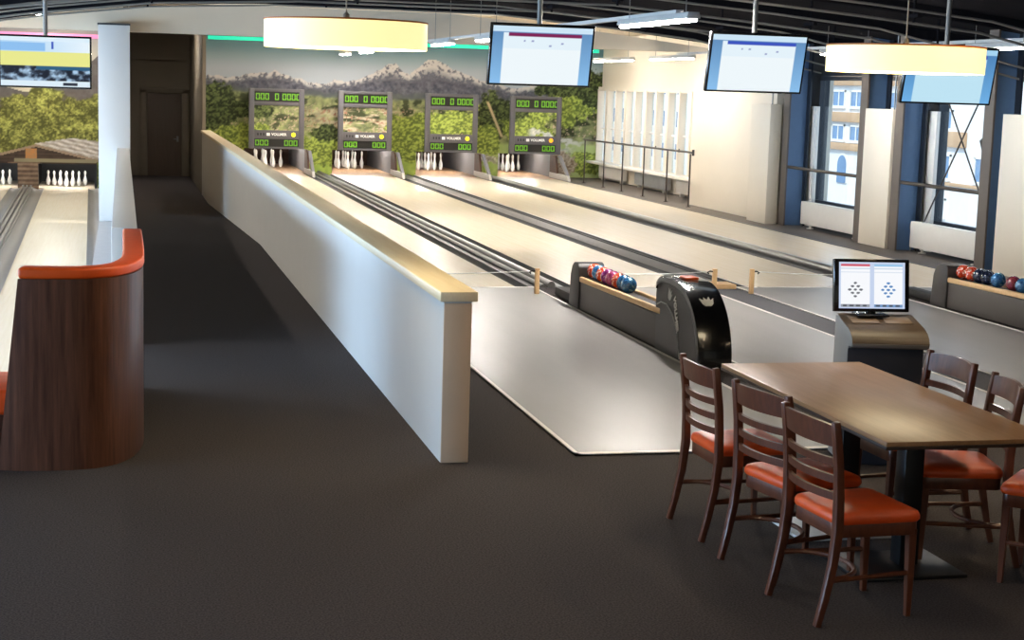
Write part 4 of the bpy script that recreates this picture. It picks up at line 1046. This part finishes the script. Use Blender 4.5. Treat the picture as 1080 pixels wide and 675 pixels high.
# ------------------------------------------------------------------ street outside
GZ = -7.6
m = MB(); m.box(12.6, 140, -40, 300, GZ - .2, GZ); struct(m.build('ground_street', M['street']), 'street below the windows', 'ground')
def building(label, x, y0, y1, h, wins, bands, arch=None):
    t = thing('street_building', label, 'building', (x, (y0 + y1) / 2, GZ), 0, 'buildings across the street')
    m = MB(); m.box(x, x + 12, y0, y1, GZ, h); m.build('wall', M['facade'], t, local=False)
    for a, b, z0, z1 in bands:
        m = MB(); m.box(x - .35, x, a, b, z0, z1, .03); m.build('storey_band', M['facade_band'], t, local=False, label='beige brown band')
    for yc, w, z0, z1 in wins:
        m = MB(); q = .14
        m.box(x - .12, x, yc - w / 2, yc - w / 2 + q, z0, z1); m.box(x - .12, x, yc + w / 2 - q, yc + w / 2, z0, z1); m.box(x - .12, x, yc - w / 2, yc + w / 2, z1 - q, z1); m.box(x - .2, x, yc - w / 2 - .1, yc + w / 2 + .1, z0 - .1, z0 + q); m.box(x - .1, x, yc - q / 2, yc + q / 2, z0, z1)
        f = m.build('window', M['radiator'], t, local=False)
        m = MB(); m.box(x - .05, x - .005, yc - w / 2 + q, yc + w / 2 - q, z0 + q, z1 - q); m.build('pane', M['facade_glass'], f, local=False)
    if arch:
        y, z, w, hh = arch
        def ar(r, top): return [(y - r, z), (y + r, z), (y + r, z + top)] + [(y + r * math.cos(a), z + top + r * math.sin(a)) for a in [PI * k / 10 for k in range(1, 10)]] + [(y - r, z + top)]
        m = MB(); m.prism(ar(w + .2, hh), 'x', x - .08, x); f = m.build('arched_surround', M['radiator'], t, local=False)
        m = MB(); m.prism(ar(w, hh), 'x', x - .13, x - .02); m.build('arched_pane', M['facade_glass'], f, local=False)
    m = MB(); m.prism([(x - .8, h), (x + 12.8, h), (x + 6, h + 3.2)], 'y', y0 - .3, y1 + .3); m.build('roof', M['facade_band'], t, local=False)
A_w = [(132.8 - 3.5 * k, 2.5, 1.5, 2.95) for k in range(5)] + [(132.6 - 3.5 * k, 2.5, -1.35, .05) for k in range(5)]
building('white building with beige bands and an arched window, seen through the far window bay', 60, 117.5, 145, 9.0, A_w, [(117.5, 145, .28, 1.1), (117.5, 145, 3.35, 4.2), (117.5, 145, -2.1, -1.5)], (127.9, -4.9, .85, 1.5))
B_w = [(110.8, 2.8, .15, 1.65), (110.6, 2.6, -3.55, -1.65), (111.1, 2.8, -6.4, -4.95), (104.6, 2.4, -3.55, -1.65), (103.6, 2.4, .15, 1.65), (99.5, 2.4, -3.55, -1.65)]
building('white building with a brown balcony, seen through the cross-braced window bay', 60, 94, 116.4, 10.5, B_w, [(107.2, 112.4, -1.08, .06), (94, 116.4, -3.95, -3.72)])
C_w = [(160 + 5.0 * k, 2.6, z, z + 2.0) for k in range(16) for z in (-5.2, -1.6, 2.0)]
building('white building behind the rear slatted window', 60, 146, 250, 9.0, C_w, [(146, 250, 4.6, 5.4)])
t = thing('street_lantern', 'dark street lantern seen through the cross-braced window', 'street lamp', (40.0, 69.7, GZ))
m = MB(); m.path([(40, 69.7, GZ), (40, 69.7, -.2)], .07, 10); m.build('pole', M['rail'], t, local=False)
m = MB(); m.lathe([(.07, -.2), (.16, -.12), (.34, .45), (.10, .68), (.04, .8), (0, .82)], (40, 69.7, 0), 6); m.build('lantern_head', M['rail'], t, local=False)

# ------------------------------------------------------------------ table and chairs
t = thing('dining_table', 'rectangular brown wood table on black pedestal legs', 'table', (3.695, 7.38, 0))
m = MB(); m.box(3.272, 4.118, 6.362, 8.398, .733, .755, .003); m.build('tabletop', M['table_top'], t, local=False)
m = MB(); m.box(3.27, 4.12, 6.36, 8.40, .718, .7335, .002); m.build('edge_board', M['table_edge'], t, local=False, label='dark edge')
for y, mt in ((6.93, 'iron'), (7.62, 'white_edge')):  # plate colours carry light: near one shaded black, far one reflecting white
    m = MB(); m.box(3.645, 3.745, y - .05, y + .05, .02, .70, .006); pd = m.build('pedestal', M['iron'], t, local=False)
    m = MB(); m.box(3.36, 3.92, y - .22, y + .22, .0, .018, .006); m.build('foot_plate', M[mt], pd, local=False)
    m = MB(); m.box(3.50, 3.90, y - .20, y + .20, .70, .718); m.build('support_plate', M['iron'], pd, local=False)

def rear_leg(s):
    m = MB(); y = s * .224
    pts = [(-.275, y, 0), (-.245, y, .12), (-.215, y, .27), (-.20, y, .42), (-.203, y, .56), (-.213, y, .70), (-.228, y, .82), (-.240, y, .895)]
    m.path(pts, .018, square=True, radii=[.0145, .016, .018, .020, .019, .018, .017, .0155])
    bmesh.ops.bevel(m.bm, geom=[e for e in m.bm.edges if e.calc_face_angle(0) > .8], offset=.004, segments=2, affect='EDGES', profile=.5)
    return m
def xb(z): return float(np.interp(z, [.42, .56, .70, .82, .895], [-.20, -.203, -.213, -.228, -.240]))
def slat(z0, z1, bow=.035, th=.009):
    m = MB(); tb = bmesh.new(); n = 12; rows = []
    for k in range(n + 1):
        u = k / n * 2 - 1; y = u * .212; dx = -bow * (1 - u * u)
        rise = .012 * (1 - u * u) if z1 > .85 else 0
        r = []
        for (zz, sx) in ((z0, -th), (z1 + rise, -th), (z1 + rise, th), (z0, th)): r.append(tb.verts.new((xb(min(zz, .895)) + dx + sx, y, zz)))
        rows.append(r)
    for a, b in zip(rows, rows[1:]):
        for q in range(4): tb.faces.new((a[q], a[(q + 1) % 4], b[(q + 1) % 4], b[q]))
    tb.faces.new(rows[0]); tb.faces.new(rows[-1][::-1])
    bmesh.ops.recalc_face_normals(tb, faces=tb.faces); m._join(tb); return m
def seat_outline(hw_f, hw_r, x0, x1, r=.05):
    pts = []
    corners = [(x1, hw_f), (x0, hw_r), (x0, -hw_r), (x1, -hw_f)]
    n = len(corners)
    for i in range(n):
        p = Vector(corners[i]); a = (Vector(corners[i - 1]) - p).normalized(); b = (Vector(corners[(i + 1) % n]) - p).normalized()
        for k in range(6):
            u = k / 5; q = (p + a * r) * (1 - u) ** 2 + p * 2 * u * (1 - u) + (p + b * r) * u * u
            pts.append((q.x, q.y))
    return pts
def make_chair(label):
    t = thing('dining_chair', label, 'chair', (0, 0, 0), 0, 'ladder back chairs around the table')
    m = MB()
    ol = seat_outline(.222, .205, -.195, .225)
    c = Vector((.015, 0))
    tb = bmesh.new(); rings = []
    for sc, z in ((.97, .435), (1.0, .445), (1.0, .462), (.965, .478), (.86, .488), (.55, .494)):
        rings.append([tb.verts.new((c.x + (x - c.x) * sc, y * sc, z)) for x, y in ol])
    for A, B in zip(rings, rings[1:]):
        for k in range(len(A)): tb.faces.new((A[k], A[(k + 1) % len(A)], B[(k + 1) % len(A)], B[k]))
    tb.faces.new(rings[0][::-1]); tb.faces.new(rings[-1]); bmesh.ops.recalc_face_normals(tb, faces=tb.faces); m._join(tb)
    m.build('seat', M['seat'], t, angle=50, label='orange upholstered seat')
    m = MB(); m.prism(seat_outline(.212, .19, -.19, .215, .045), 'z', .375, .438, .004); m.build('seat_frame', M['chair_wood'], t)
    for s in (-1, 1):
        m = MB(); m.path([(.195, s * .185, 0), (.192, s * .186, .2), (.188, s * .186, .40)], .018, square=True, radii=[.0125, .0165, .0195])
        bmesh.ops.bevel(m.bm, geom=[e for e in m.bm.edges if e.calc_face_angle(0) > .8], offset=.003, segments=1, affect='EDGES'); m.build('leg', M['chair_wood'], t)
        rear_leg(s).build('leg', M['chair_wood'], t)
        m = MB(); m.path([(.19, s * .188, .20), (-.218, s * .222, .20)], .0115, 8); m.build('stretcher', M['chair_wood'], t)
    m = MB(); m.path([(-.215, .20 * math.cos(a), .215) if False else (-.21 + .20 * math.sin(a), .217 * math.cos(a), .205) for a in [PI * k / 14 for k in range(15)]], .0115, 8); m.build('curved_stretcher', M['chair_wood'], t)
    slat(.785, .878).build('top_slat', M['chair_wood'], t)
    for z in (.70, .625, .55): slat(z, z + .034).build('slat', M['chair_wood'], t)
    return t
LC = [((3.145, 6.40, 5), 'wooden ladder-back chair with orange seat, nearest the viewer on the left of the table'),
      ((3.15, 7.0, 11), 'wooden ladder-back chair with orange seat, middle of the three left of the table'),
      ((3.115, 7.705, 2), 'wooden ladder-back chair, farthest left of the table, before the ball return hood'),
      ((4.10, 7.74, 182), 'wooden ladder-back chair beside the console, far right of the table'),
      ((4.04, 7.12, 166), 'wooden ladder-back chair with orange seat, middle right of the table'),
      ((4.31, 6.62, 135), 'wooden chair with orange seat cut by the right picture edge')]
ch = make_chair(LC[0][1])
for i, ((x, y, a), l) in enumerate(LC):
    o = ch if i == 0 else copy_tree(ch)
    o.location = (x, y, 0); o.rotation_euler = (0, 0, math.radians(a)); o['label'] = l

# ------------------------------------------------------------------ light
w = bpy.data.worlds.new('World'); S.world = w; w.use_nodes = True
bg = w.node_tree.nodes['Background']; bg.inputs['Color'].default_value = (.62, .80, 1.0, 1); bg.inputs['Strength'].default_value = 2.0
sun = bpy.data.lights.new('sun', 'SUN'); sun.energy = 3.2; sun.angle = math.radians(2); sun.color = (1, .95, .86)
so = bpy.data.objects.new('sun', sun); COL.objects.link(so); so.rotation_euler = (math.radians(20), math.radians(-42), 0)
def portal(loc, size, rot):
    l = bpy.data.lights.new('window_portal', 'AREA'); l.shape = 'RECTANGLE'; l.size = size[0]; l.size_y = size[1]; l.cycles.is_portal = True
    o = bpy.data.objects.new('window_portal', l); COL.objects.link(o); o.location = loc; o.rotation_euler = rot
portal((12.02, 25.13, 1.5), (2.24, 2.7), (0, PI / 2, 0)); portal((12.02, 20.75, 1.5), (2.24, 2.85), (0, PI / 2, 0)); portal((12.25, 36.85, 1.36), (1.85, 7.1), (0, PI / 2, 0))


def window_light(loc, size, rot, power, col):
    l = bpy.data.lights.new('window_daylight', 'AREA'); l.shape = 'RECTANGLE'; l.size = size[0]; l.size_y = size[1]; l.energy = power; l.color = col
    o = bpy.data.objects.new('window_daylight', l); COL.objects.link(o); o.location = loc; o.rotation_euler = rot
window_light((-9.4, 18, 1.5), (2.3, 32), (0, -PI / 2, 0), 4400, (.52, .74, 1.0))
# ------------------------------------------------------------------ camera
def add_camera():
    yaw, pit, rol, h = .2397, .1428, -.0302, 2.25
    F = Vector((math.sin(yaw) * math.cos(pit), math.cos(yaw) * math.cos(pit), -math.sin(pit)))
    R = Vector((math.cos(yaw), -math.sin(yaw), 0)); D = F.cross(R)
    R2 = R * math.cos(rol) + D * math.sin(rol); D2 = -R * math.sin(rol) + D * math.cos(rol)
    c = bpy.data.cameras.new('camera'); o = bpy.data.objects.new('camera', c); COL.objects.link(o)
    mw = Matrix((R2, -D2, -F)).transposed().to_4x4(); mw.translation = Vector((0, 0, h)); o.matrix_world = mw
    c.sensor_width = 36; c.lens = 1697.6 / 1080 * 36; c.clip_end = 300
    S.camera = o
add_camera()
S.view_settings.view_transform = 'Standard'; S.view_settings.look = 'None'; S.view_settings.exposure = 0.0; S.view_settings.gamma = 1.0
S.view_settings.use_curve_mapping = False
